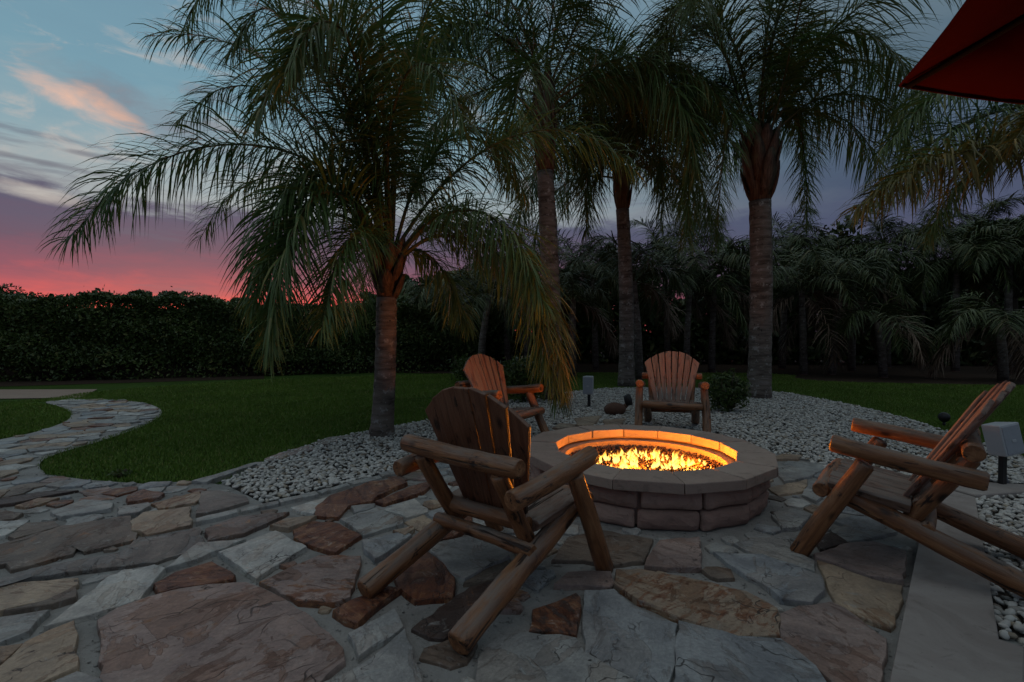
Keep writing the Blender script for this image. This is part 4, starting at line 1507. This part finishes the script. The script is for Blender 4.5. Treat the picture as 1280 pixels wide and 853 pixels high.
make_palm('short trunked palm on the left with wide arching fronds, rooted in white pebbles', (477, 545), (483, 372), 6.67, 0.148, 0.135, (487, 300), 14, 1.9, k1, r1, 0.65, 0.020, 5, boot_len=0.55)

k2 = [
    dict(p=[(676, 120, 0), (630, 108, .2), (580, 125, .3), (535, 170, .4), (520, 240, .4)], n=140, leaf=0.95, w=0.026),
    dict(p=[(684, 130, 0), (728, 94, -.4), (798, 72, -.8), (850, 130, -1.0), (870, 210, -1.0)], n=150, leaf=1.0, w=0.026),
    dict(p=[(678, 110, 0), (640, 40, -.6), (590, 20, -1.0), (540, 70, -1.4), (520, 140, -1.6)], n=140, leaf=1.0, w=0.026),
    dict(p=[(680, 120, 0), (670, 80, -1.2), (650, 100, -2.0), (640, 170, -2.4), (638, 230, -2.5)], n=150, leaf=0.9, w=0.028),
    dict(p=[(682, 110, 0), (700, 20, .2), (740, -60, .3), (800, -90, .3), (840, -40, .3)], n=130, leaf=1.0, w=0.026),
    dict(p=[(678, 110, 0), (660, 10, .2), (620, -80, .3), (560, -110, .3), (510, -40, .2)], n=130, leaf=1.0, w=0.026),
]
r2 = [(80, 45, 4.5, 1.4), (120, 60, 4.8, 1.1), (40, 60, 4.8, 1.1), (0, 45, 4.4, 1.3), (180, 50, 4.6, 1.3), (-40, 65, 4.8, 1.0), (-120, 65, 4.8, 1.0), (-90, 80, 4.8, .8), (100, 80, 4.8, .8), (215, 30, 4.2, 1.5), (-30, 30, 4.0, 1.5)]
make_palm('tall palm with smooth slender trunk behind the pale fanned chair', (690, 500), (681, 215), 10.25, 0.215, 0.17, (679, 95), 12, 1.35, k2, r2, 0.9, 0.026, 6, boot_len=1.4)

k3 = [
    dict(p=[(772, 220, 0), (745, 165, -.6), (735, 200, -1.0), (733, 290, -1.1)], n=120, leaf=0.9, w=0.030),
    dict(p=[(780, 220, 0), (810, 150, -.6), (825, 190, -1.0), (828, 280, -1.1)], n=120, leaf=0.9, w=0.030),
    dict(p=[(777, 220, 0), (775, 120, -1.4), (790, 120, -2.2), (800, 210, -2.6)], n=130, leaf=1.0, w=0.030, m='palm_leaf_dry'),
    dict(p=[(777, 215, 0), (760, 110, -1.2), (745, 120, -1.9), (735, 190, -2.2)], n=130, leaf=1.0, w=0.030),
    dict(p=[(780, 215, 0), (830, 90, -.8), (860, 100, -1.4), (872, 170, -1.6)], n=130, leaf=1.1, w=0.030, m='palm_leaf_dry'),
]
r3 = [(az, el, 4.2, b) for az, el, b in [(0, 55, 1.5), (40, 45, 1.5), (80, 60, 1.3), (120, 45, 1.5), (160, 60, 1.4), (200, 45, 1.6), (240, 60, 1.4), (280, 70, 1.1), (320, 50, 1.5), (60, 80, .9), (180, 80, .9), (300, 82, .8), (20, 20, 1.6), (150, 20, 1.6), (220, 15, 1.6)]]
make_palm('palm with the thinnest trunk and a dense drooping crown, between two tall palms', (783, 483), (778, 262), 12.85, 0.20, 0.165, (775, 190), 10, 1.5, k3, r3, 0.95, 0.030, 7, boot_len=1.0)

k4 = [
    dict(p=[(940, 165, 0), (905, 105, -.2), (878, 125, -.3), (864, 210, -.4), (858, 300, -.4)], n=140, leaf=0.8, w=0.025),
    dict(p=[(944, 170, 0), (920, 145, -.9), (905, 190, -1.2), (898, 275, -1.3)], n=120, leaf=0.6, w=0.022),
    dict(p=[(958, 165, 0), (990, 135, .2), (1005, 190, .3), (1010, 285, .3)], n=120, leaf=0.55, w=0.022),
    dict(p=[(962, 170, 0), (1020, 125, 0), (1085, 122, 0), (1130, 165, 0), (1150, 240, 0)], n=150, leaf=0.85, w=0.025),
    dict(p=[(958, 160, 0), (1005, 70, -.3), (1070, 40, -.5), (1130, 80, -.6), (1160, 160, -.6)], n=150, leaf=0.9, w=0.025),
    dict(p=[(950, 150, 0), (960, 30, -.4), (990, -60, -.6), (1050, -90, -.8), (1110, -40, -1)], n=140, leaf=1.0, w=0.026),
    dict(p=[(944, 155, 0), (915, 50, -.4), (870, -10, -.6), (830, 40, -.8), (810, 120, -.9)], n=150, leaf=1.0, w=0.028, m='palm_leaf_dry'),
    dict(p=[(942, 155, 0), (900, 60, .3), (850, 30, .5), (800, 80, .6), (780, 150, .6)], n=140, leaf=1.0, w=0.026),
]
r4 = [(az, el, 4.8, b) for az, el, b in [(0, 60, 1.2), (30, 70, 1.0), (70, 55, 1.3), (110, 60, 1.3), (150, 70, 1.0), (190, 65, 1.1), (230, 72, 1.0), (265, 78, .8), (300, 70, 1.0), (330, 60, 1.2), (20, 40, 1.5), (170, 40, 1.5), (90, 82, .7)]]
make_palm('stout palm at the right with a bulging reddish crown of old leaf bases', (948, 498), (950, 252), 10.5, 0.225, 0.215, (950, 150), 22, 1.85, k4, r4, 0.9, 0.026, 8, boot_len=1.0)

k5 = [
    dict(p=[(1420, 150, 0), (1330, 130, -.2), (1230, 145, -.3), (1150, 190, -.4), (1085, 255, -.5)], n=160, leaf=0.62, w=0.020, m='palm_leaf'),
    dict(p=[(1420, 165, 0), (1340, 165, -.4), (1250, 180, -.7), (1160, 205, -.9), (1070, 262, -1.0)], n=190, leaf=0.62, w=0.026, m='palm_leaf_yellow'),
    dict(p=[(1420, 170, 0), (1350, 150, .3), (1260, 180, .5), (1190, 240, .6), (1160, 300, .6)], n=150, leaf=0.5, w=0.018),
    dict(p=[(1420, 140, 0), (1340, 80, 0), (1250, 85, 0), (1170, 120, 0), (1100, 190, 0)], n=150, leaf=0.6, w=0.020),
    dict(p=[(1420, 150, 0), (1350, 130, -.8), (1300, 140, -1.3), (1265, 180, -1.6)], n=130, leaf=0.42, w=0.026, m='palm_leaf_yellow'),
]
r5 = [(az, el, 3.6, 1.2) for az, el in [(0, 50), (60, 55), (120, 60), (-60, 50), (-110, 60), (20, 75), (200, 75)]]
make_palm('palm at the right edge with yellowing fronds hanging under the red parasol', (1420, 545), (1424, 250), 6.4, 0.17, 0.15, (1422, 150), 8, 1.4, k5, r5, 0.55, 0.020, 9)


# ------------------------------------------------------------------ leaf masses
def leaf_cloud(n, sampler, rs_, size, aspect=0.5):
    c = sampler(n)
    n = len(c)
    a = norm_np(rs_.normal(0, 1, (n, 3)))
    b = norm_np(np.cross(a, rs_.normal(0, 1, (n, 3))))
    s = size * rs_.uniform(0.6, 1.35, n)
    a = a * s[:, None]; b = b * (s * aspect)[:, None]
    V = np.stack([c - a, c + b * 0.9 - a * 0.1, c + a, c - b * 0.9 - a * 0.1], 1).reshape(-1, 3)
    return V, np.arange(n * 4).reshape(-1, 4)


# clipped hedge at the left
h0, h1 = G(-420, 488), G(600, 462.7)
hd = Vector((h1.x - h0.x, h1.y - h0.y, 0)); HL = hd.length; hd = hd / HL
hn = Vector((-hd.y, hd.x, 0))
hedge = thing('hedge', 'tall clipped dark green hedge across the back of the left lawn', 'hedge', h0, math.atan2(hd.y, hd.x))
rs2 = np.random.RandomState(31)


def hedge_sampler(n):
    u = rs2.uniform(0, HL, n)
    top = 2.50 + 0.10 * np.sin(u * 0.8) + 0.06 * np.sin(u * 2.3 + 1) - 0.012 * u + 0.05 * np.sin(u * 6.1)
    z = top * (1 - rs2.uniform(0, 1, n) ** 1.25)
    face = rs2.uniform(0, 1, n)
    bul = 0.12 * np.sin(u * 3.1 + 2 * z) + 0.10 * np.sin(u * 1.3) + 0.08 * np.sin(z * 5 + u)
    v = np.where(face < 0.72, -0.05 + bul + np.abs(rs2.normal(0, 0.07, n)), rs2.uniform(0, 1.2, n))
    z = np.where(face > 0.80, top + rs2.normal(0, 0.06, n), z)
    spr = rs2.uniform(0, 1, n) > 0.985
    z = np.where(spr & (face > .8), z + rs2.uniform(0, 0.25, n), z)
    thin = (z < 0.45) & (rs2.uniform(0, 1, n) < 0.72)
    return np.stack([u, v, z], 1)[~thin]


V, F_ = leaf_cloud(95000, hedge_sampler, rs2, 0.060, 0.55)
obj('foliage', mesh_np('hedge_foliage', V, F_), M['hedge_leaf'], hedge)
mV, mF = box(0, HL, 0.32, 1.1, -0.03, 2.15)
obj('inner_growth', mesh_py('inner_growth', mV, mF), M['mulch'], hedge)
for k in range(34):
    u = HL * (k + 0.5) / 34 + random.uniform(-.2, .2)
    V, F_ = tube([(u, 0.35, -0.05), (u + random.uniform(-.08, .08), 0.33, 0.5), (u + random.uniform(-.2, .2), 0.4, 1.2)], [0.035, 0.028, 0.018], 6)
    obj('stem', mesh_py('stem', V, F_, True), M['bark'], hedge)


def tree(name, label, cat, base, h, crown_r, crown_c, mat, n, leaf, seed, group, flat=0.7, trunk_r=0.15, lobes=9):
    rr_ = np.random.RandomState(seed)
    t = thing(name, label, cat, (base[0], base[1], 0), 0, group)
    V, F_ = tube([(0, 0, -0.1), (0.05 * h * .2, 0, crown_c * 0.5), (0, 0.05, crown_c)], [trunk_r, trunk_r * .75, trunk_r * .4], 8)
    tr_ = obj('trunk', mesh_py('trunk', V, F_, True), M['bark'], t)
    cs = []
    for k in range(lobes):
        a = rr_.uniform(0, 6.28); q = rr_.uniform(0.25, 0.8) * crown_r
        c = np.array([q * math.cos(a), q * math.sin(a), crown_c + rr_.uniform(-0.6, 0.8) * crown_r * flat])
        cs.append((c, rr_.uniform(0.3, 0.55) * crown_r))
        V, F_ = tube([(0, 0, crown_c * 0.6), (c[0] * .5, c[1] * .5, (crown_c * .6 + c[2]) / 2 + 0.1), tuple(c)], [trunk_r * .4, trunk_r * .25, trunk_r * .1], 5)
        obj('limb', mesh_py('limb', V, F_, True), M['bark'], tr_)

    def samp(n):
        i = rr_.randint(0, lobes, n)
        d = norm_np(rr_.normal(0, 1, (n, 3)))
        r = rr_.uniform(0.45, 1.0, n) ** 0.6
        C_ = np.array([c for c, _ in cs])[i]; Rr = np.array([q for _, q in cs])[i]
        p = C_ + d * (Rr * r)[:, None] * np.array([1, 1, flat])
        return p[p[:, 2] > 0.02]
    V, F_ = leaf_cloud(n, samp, rr_, leaf)
    obj('crown', mesh_np('crown', V, F_), mat, t)
    return t


# far trees that rise over the hedge
for k, (px, dep, top_y, wpx, lab) in enumerate([(190, 70, 368, 34, 'round dark treetop over the hedge, leftmost against the red glow'),
                                                (262, 72, 369, 46, 'wide dark treetop over the hedge under the red glow'),
                                                (302, 68, 374, 24, 'small dark treetop over the hedge beside the left palm'),
                                                (20, 75, 358, 60, 'spindly dark treetop at the far left end of the hedge')]):
    b = P(px, 416, dep)
    hh = HC + (HY - top_y) / F_PX * dep
    tree('tree', lab, 'tree', (b.x, b.y), hh, wpx / F_PX * dep * 0.8, hh - wpx / F_PX * dep * 0.32, M['tree_leaf'], 2500, 0.28, 50 + k, 'far trees behind the hedge', 0.5, 0.3)


# background palms: looser and cheaper, standing in the dark wood
def back_palm(label, px, dep, top_y, seed, nfr=15, mat='palm_leaf_far', L=2.6, lean=0.0, dead=0, trunkr=0.11, low=0):
    rr_ = np.random.RandomState(seed)
    b = P(px, 416, dep)
    ch = HC + (HY - top_y) / F_PX * dep
    base = Vector((b.x, b.y, 0))
    t = thing('palm', label, 'palm', base, 0, 'smaller palms in the dark wood')
    V, F_ = tube([(0, 0, -.1), (lean * 0.3, 0, ch * .5), (lean, 0, ch)], [trunkr * 1.2, trunkr, trunkr * .8], 8, 0.05, random.Random(seed))
    obj('trunk', mesh_py('trunk', V, F_, True), M['trunk'], t)
    for k in range(nfr):
        az = k * 2.399 + rr_.uniform(-.3, .3)
        el = R(rr_.uniform(15, 78) if k >= low else rr_.uniform(-25, 10))
        c = np.array([base.x + lean, base.y, ch - rr_.uniform(0, .15)])
        path = arc_path(c, az, el, L * rr_.uniform(0.8, 1.15), rr_.uniform(1.1, 1.7), 12)
        isd = k < dead
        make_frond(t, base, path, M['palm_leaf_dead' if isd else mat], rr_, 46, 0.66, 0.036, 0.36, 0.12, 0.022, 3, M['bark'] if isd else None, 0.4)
    return t


LB = 'dark palm crowding the shady wood at the back right'
bps = [
    ('palm low in the dark wood between the first two tall palm trunks', 545, 19, 372, 15, 0),
    ('palm in the dark wood just left of the tall slender palm trunk', 635, 20, 352, 15, 0),
    ('palm peeking out right of the tall slender palm trunk', 712, 21, 330, 13, 0),
    ('bushy palm in the wood left of the thinnest trunk', 745, 18.5, 350, 15, 0),
    ('bushy palm in the wood right of the thinnest trunk', 835, 19, 338, 16, 1),
    ('palm in the wood left of the stout palm trunk', 890, 17.5, 345, 15, 1),
    ('palm right behind the stout palm trunk', 978, 19, 328, 16, 2),
    ('palm with a brown skirt right of the stout palm trunk', 1005, 16.5, 362, 13, 5),
    ('arching palm standing out against the sky right of the stout palm', 1110, 20, 308, 15, 0),
    ('slim upright palm against the sky under the yellowing fronds', 1152, 21, 300, 12, 0),
    ('broad palm in the wood below the arching palm', 1065, 18, 352, 16, 1),
    ('palm in the wood behind the side-on log chair', 1195, 18, 330, 16, 1),
    ('palm near the right edge of the wood', 1260, 17, 320, 16, 1),
    ('pale low palm with drooping bare fronds at the right edge of the lawn', 1255, 14.2, 402, 10, 4),
    ('low palm with one pale drooping frond right of the stout trunk', 1105, 15.5, 400, 10, 3),
    ('slim pale trunked palm right behind the back of the pale fanned chair', 600, 15.5, 372, 9, 1),
    ('slim palm between the fanned chair and the tall slender trunk', 660, 17.5, 355, 10, 1),
    ('palm whose bare stem stands just right of the white speaker', 716, 15.8, 375, 9, 2),
    ('palm whose grey stem stands close beside the thinnest trunk', 800, 14.6, 352, 10, 1),
    ('slim palm in the wood above the chair that faces the camera', 858, 17, 362, 10, 1),
    ('slim palm in the dark wood far right of the stout trunk', 1040, 16.5, 368, 10, 2),
    ('tall palm far back whose crown tops the wood above the facing chair', 868, 23, 300, 14, 0),
    ('tall palm far back whose crown shows just right of the stout trunk', 972, 24, 304, 14, 0),
    ('tall palm far back whose crown tops the wood below the parasol', 1215, 23, 292, 14, 0),
]
for k, (lab, px, dep, ty, nf, dd) in enumerate(bps):
    back_palm(lab, px, dep, ty, 100 + k, nf, 'palm_leaf_far', 2.5 if dep > 16 else 2.0, random.Random(k).uniform(-.3, .3), dd, low=dd)

# leafy tree against the sky at the right edge and shrubs
b = P(1265, 416, 17.5)
tree('tree', 'leafy broad-leaved tree rising at the right edge behind the palms', 'tree', (b.x, b.y), 6.0, 1.8, 4.3, M['tree_leaf'], 9000, 0.10, 71, 'trees in the dark wood', 0.8)
b = P(560, 416, 21)
tree('tree', 'dark rounded tree behind the left palm trunk', 'tree', (b.x, b.y), 4, 2.2, 2.0, M['hedge_leaf'], 9000, 0.11, 72, 'trees in the dark wood', 0.8)


def shrub(label, px, py, rx, h, mat, n, leaf, seed):
    rr_ = np.random.RandomState(seed)
    b = G(px, py)
    t = thing('shrub', label, 'shrub', b, 0)
    for k in range(7):
        a = rr_.uniform(0, 6.28); q = rr_.uniform(.2, .8) * rx
        V, F_ = tube([(0, 0, -0.03), (q * .5 * math.cos(a), q * .5 * math.sin(a), h * .4), (q * math.cos(a), q * math.sin(a), h * rr_.uniform(.7, 1.0))], [0.014, 0.010, 0.005], 5)
        obj('stem', mesh_py('stem', V, F_, True), M['bark'], t)

    def samp(n):
        d = norm_np(rr_.normal(0, 1, (n, 3)))
        p = d * (rr_.uniform(0.2, 1, n) ** 0.5)[:, None] * np.array([rx, rx * .8, h * .55]) * (0.85 + 0.25 * np.sin(d[:, 0:1] * 7) * np.cos(d[:, 1:2] * 6)) + np.array([0, 0, h * .5])
        return p[p[:, 2] > 0.02]
    V, F_ = leaf_cloud(n, samp, rr_, leaf, 0.45)
    obj('foliage', mesh_np('foliage', V, F_), mat, t)
    return t


shrub('leafy green shrub behind the pale fanned chair', 655, 503, 0.62, 0.95, M['bush_leaf'], 3200, 0.045, 81)
shrub('dark low shrub at the foot of the stout palm', 908, 516, 0.42, 0.72, M['hedge_leaf'], 3000, 0.035, 82)
shrub('small light green weed clump between the lawn and the stone path', 150, 595, 0.13, 0.05, M['bush_leaf'], 160, 0.02, 83)
shrub('pale leafy shrub under the trees beyond the lawn', 590, 478, 0.8, 0.8, M['bush_leaf'], 1800, 0.05, 84)

# the wood behind: one mass nobody could count
rs3 = np.random.RandomState(41)


def wood_sampler(n):
    u = rs3.uniform(0, 1, n)
    x = -7.0 + u * 50.0
    y = 22.5 + rs3.uniform(0, 3.0, n) - 0.10 * np.clip(x, 0, 40)
    top = 3.75 + 0.75 * np.sin(x * 0.55) + 0.65 * np.sin(x * 1.3 + 1) + 0.5 * np.sin(x * 3.1) + 0.3 * np.sin(x * 7.3) + 0.045 * np.clip(x, 0, 30)
    z = top * rs3.uniform(0, 1, n) ** 0.85
    return np.stack([x, y, z], 1)


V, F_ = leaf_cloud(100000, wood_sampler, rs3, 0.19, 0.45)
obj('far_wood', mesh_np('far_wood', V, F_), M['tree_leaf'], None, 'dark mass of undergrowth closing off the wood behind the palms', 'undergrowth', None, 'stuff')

# glimpse of a far building with a curved yellow fascia
hb = P(578, 416, 34)
house = thing('house', 'far pale building with a curved yellow fascia glimpsed between palm fronds', 'building', (hb.x, hb.y, 0))
V, F_ = box(-2.6, 2.6, 0, 4, 0, 5.0)
obj('wall', mesh_py('wall', V, F_), M['wall_paint'], house)
V, F_ = [], []
for i in range(13):
    a = math.pi * i / 12
    x = -2.0 * math.cos(a)
    z = 5.1 + 0.55 * math.sin(a)
    V += [(x, -0.5, z), (x, 4.2, z), (x, 4.2, z - 0.5 * math.sin(a) - 0.35), (x, -0.5, z - 0.5 * math.sin(a) - 0.35)]
for i in range(12):
    for q in range(4):
        F_.append((i * 4 + q, i * 4 + (q + 1) % 4, (i + 1) * 4 + (q + 1) % 4, (i + 1) * 4 + q))
F_ += [(0, 1, 2, 3), (51, 50, 49, 48)]
obj('roof', mesh_py('roof', V, F_), M['roof_yellow'], house)
for sx in (-1.1, 1.1):
    V, F_ = box(sx - 0.55, sx + 0.55, -0.04, 0.05, 2.0, 3.6)
    wn = obj('window', mesh_py('window', V, F_), M['white_box'], house)
    V, F_ = box(sx - 0.47, sx + 0.47, -0.06, -0.045, 2.08, 3.52)
    obj('pane', mesh_py('pane', V, F_), M['glass'], wn)


# ------------------------------------------------------------------ garden speakers, spotlight, globe
def speaker(label, loc, w_, d_, h_, z0, yaw, tilt, post_h, cable=True):
    t = thing('garden_speaker', label, 'speaker', loc, yaw, 'outdoor speakers on stakes')
    hb_, hd_ = w_ / 2, d_ / 2
    V = [(-hb_, -hd_, 0), (hb_, -hd_, 0), (hb_ * .72, hd_, 0), (-hb_ * .72, hd_, 0), (-hb_ * 1.02, -hd_, h_), (hb_ * 1.02, -hd_, h_), (hb_ * .74, hd_, h_), (-hb_ * .74, hd_, h_)]
    F_ = [(0, 3, 2, 1), (4, 5, 6, 7), (0, 1, 5, 4), (1, 2, 6, 5), (2, 3, 7, 6), (3, 0, 4, 7)]
    c = obj('cabinet', mesh_py('cabinet', V, F_), M['white_box'], t)
    c.location = (0, 0, z0); c.rotation_euler = (tilt[0], tilt[1], 0)
    bevel(c, 0.012, 3)
    V, F_ = box(-hb_ * .86, hb_ * .86, -hd_ - 0.006, -hd_ + 0.004, h_ * 0.06, h_ * .94)
    g = obj('grille', mesh_py('grille', V, F_), M['grille'], c)
    bevel(g, 0.004, 2)
    V, F_ = box(-hb_ * .2, hb_ * .2, -hd_ - 0.010, -hd_ - 0.0055, h_ * 0.42, h_ * .50)
    obj('badge', mesh_py('badge', V, F_), M['white_box'], c)
    V, F_ = box(-0.026, 0.026, -0.02, 0.02, -0.03, post_h)
    p = obj('stake', mesh_py('stake', V, F_), M['black'], t)
    p.location = (0, 0.02, 0)
    bevel(p, 0.006, 2)
    if cable:
        V, F_ = tube([(0.03, 0.05, z0 + 0.12), (0.07, 0.06, z0), (0.075, 0.05, z0 * .5), (0.09, 0.03, 0.02)], [0.006] * 4, 6)
        obj('cable', mesh_py('cable', V, F_, True), M['grille'], t)
    return t


speaker('white outdoor speaker on a black stake in the pebbles behind the fire pit', G(736, 511), 0.19, 0.17, 0.33, 0.27, R(-22), (0, 0), 0.30, False)
sp_l = G(1256, 612)
speaker('pale grey outdoor speaker tilted on a black bracket at the right edge', sp_l, 0.225, 0.17, 0.275, 0.315, R(12), (R(-8), R(-7)), 0.40, True)

gs = G(772, 519)
spot = thing('garden_spotlight', 'brown garden spotlight with tilted dark head on flat stones behind the pit', 'spotlight', gs, R(10))
v, f = scatter_blobs(np.zeros((1, 3)), np.ones(1), ico(2), np.random.RandomState(2), (0.19, 0.13, 0.115), 0.05, 0.03)
o = obj('body', mesh_np('body', v, f, True), M['brown_metal'], spot); o.location = (-0.05, 0, 0.10)
V, F_ = tube([(0.08, 0, 0.10), (0.15, 0, 0.16), (0.19, 0, 0.22)], [0.045, 0.04, 0.04], 10)
obj('neck', mesh_py('neck', V, F_, True), M['brown_metal'], spot)
V, F_ = tube([(0.20, -0.02, 0.16), (0.19, 0, 0.24), (0.165, 0.0, 0.33), (0.16, 0.0, 0.34)], [0.062, 0.068, 0.060, 0.04], 12)
obj('lamp_head', mesh_py('lamp_head', V, F_, True), M['black'], spot)

for (px, py, dpt, col) in [(0, 0, 0, 0)]:
    gl = G(1180, 532)
    globe = thing('garden_globe', 'small dark round globe on a short stem at the lawn edge', 'globe', gl)
    V0, F0 = ico(2)
    o = obj('ball', mesh_np('ball', V0 * 0.075, F0, True), M['black'], globe); o.location = (0, 0, 0.125)
    V, F_ = tube([(0, 0, -0.03), (0, 0, 0.07)], [0.018, 0.018], 8)
    obj('stem', mesh_py('stem', V, F_, True), M['black'], globe)

# flat stepping stones behind the pit
for pl in ([(718, 524), (752, 521), (742, 532), (722, 533)], [(754, 526), (782, 524), (776, 533), (756, 534)], [(700, 530), (722, 532), (712, 538), (690, 537)]):
    so = stone_obj([G(x, y, 0.03) for x, y in pl], TAN, .1, gravel_bed, rng, 0.045)

# ------------------------------------------------------------------ red parasol overhead at the right
um_r, um_z, um_rise = 1.45, 2.50, 0.56
corner = Vector((1.72, 2.20)); cdir = Vector((0.587, -0.81)).normalized()
uc = corner + cdir * um_r
par = thing('parasol', 'red canvas parasol overhead at the upper right corner', 'parasol', (uc.x, uc.y, 0))
a0 = math.atan2(-cdir.y, -cdir.x)
for k in range(6):
    A0, A1 = a0 + k * math.pi / 3, a0 + (k + 1) * math.pi / 3
    V, F_ = [], []
    nn = 6
    for i in range(nn + 1):
        s = i / nn
        for j in range(nn + 1):
            t = j / nn
            e0 = Vector((math.cos(A0), math.sin(A0), 0)); e1 = Vector((math.cos(A1), math.sin(A1), 0))
            q = e0.lerp(e1, t) * (um_r * s)
            z = um_z + um_rise * (1 - s) - 0.05 * math.sin(math.pi * t) * s - 0.05 * math.sin(math.pi * s)
            V.append((q.x, q.y, z))
    for i in range(nn):
        for j in range(nn):
            F_.append((i * (nn + 1) + j, (i + 1) * (nn + 1) + j, (i + 1) * (nn + 1) + j + 1, i * (nn + 1) + j + 1))
    o = obj('canopy_panel', mesh_py('canopy_panel', V, F_, True), M['red'], par)
    sm = o.modifiers.new('thickness', 'SOLIDIFY'); sm.thickness = 0.004
    e0 = Vector((math.cos(A0), math.sin(A0), 0)); e1 = Vector((math.cos(A1), math.sin(A1), 0))
    hp = [e0.lerp(e1, t_ / 8) * um_r + Vector((0, 0, um_z - 0.05 * math.sin(math.pi * t_ / 8) - 0.004)) for t_ in range(9)]
    V, F_ = tube(hp, [0.006] * 9, 5)
    obj('hem', mesh_py('hem', V, F_, True), M['red'], par)
    V, F_ = tube([e0 * (um_r * 0.985) + Vector((0, 0, um_z - 0.022)), e0 * (um_r * 0.5) + Vector((0, 0, um_z + um_rise * 0.5 - 0.075)), Vector((0, 0, um_z + um_rise - 0.05))], [0.012, 0.014, 0.014], 6)
    obj('rib', mesh_py('rib', V, F_, True), M['rib'], par)
    V, F_ = tube([e0 * (um_r * 0.5) + Vector((0, 0, um_z + um_rise * 0.5 - 0.08)), Vector((0, 0, um_z - 0.25))], [0.009, 0.009], 6)
    obj('strut', mesh_py('strut', V, F_, True), M['rib'], par)
V, F_ = tube([(0, 0, 0.05), (0, 0, um_z + um_rise + 0.03)], [0.025, 0.025], 12)
obj('pole', mesh_py('pole', V, F_, True), M['black'], par)
V, F_ = tube([(0, 0, um_z + um_rise), (0, 0, um_z + um_rise + 0.05), (0, 0, um_z + um_rise + 0.1)], [0.03, 0.04, 0.01], 10)
obj('finial', mesh_py('finial', V, F_, True), M['black'], par)
V, F_ = tube([(0, 0, 0.03), (0, 0, 0.07), (0, 0, 0.10)], [0.27, 0.25, 0.06], 20)
obj('base', mesh_py('base', V, F_, True), M['black'], par)
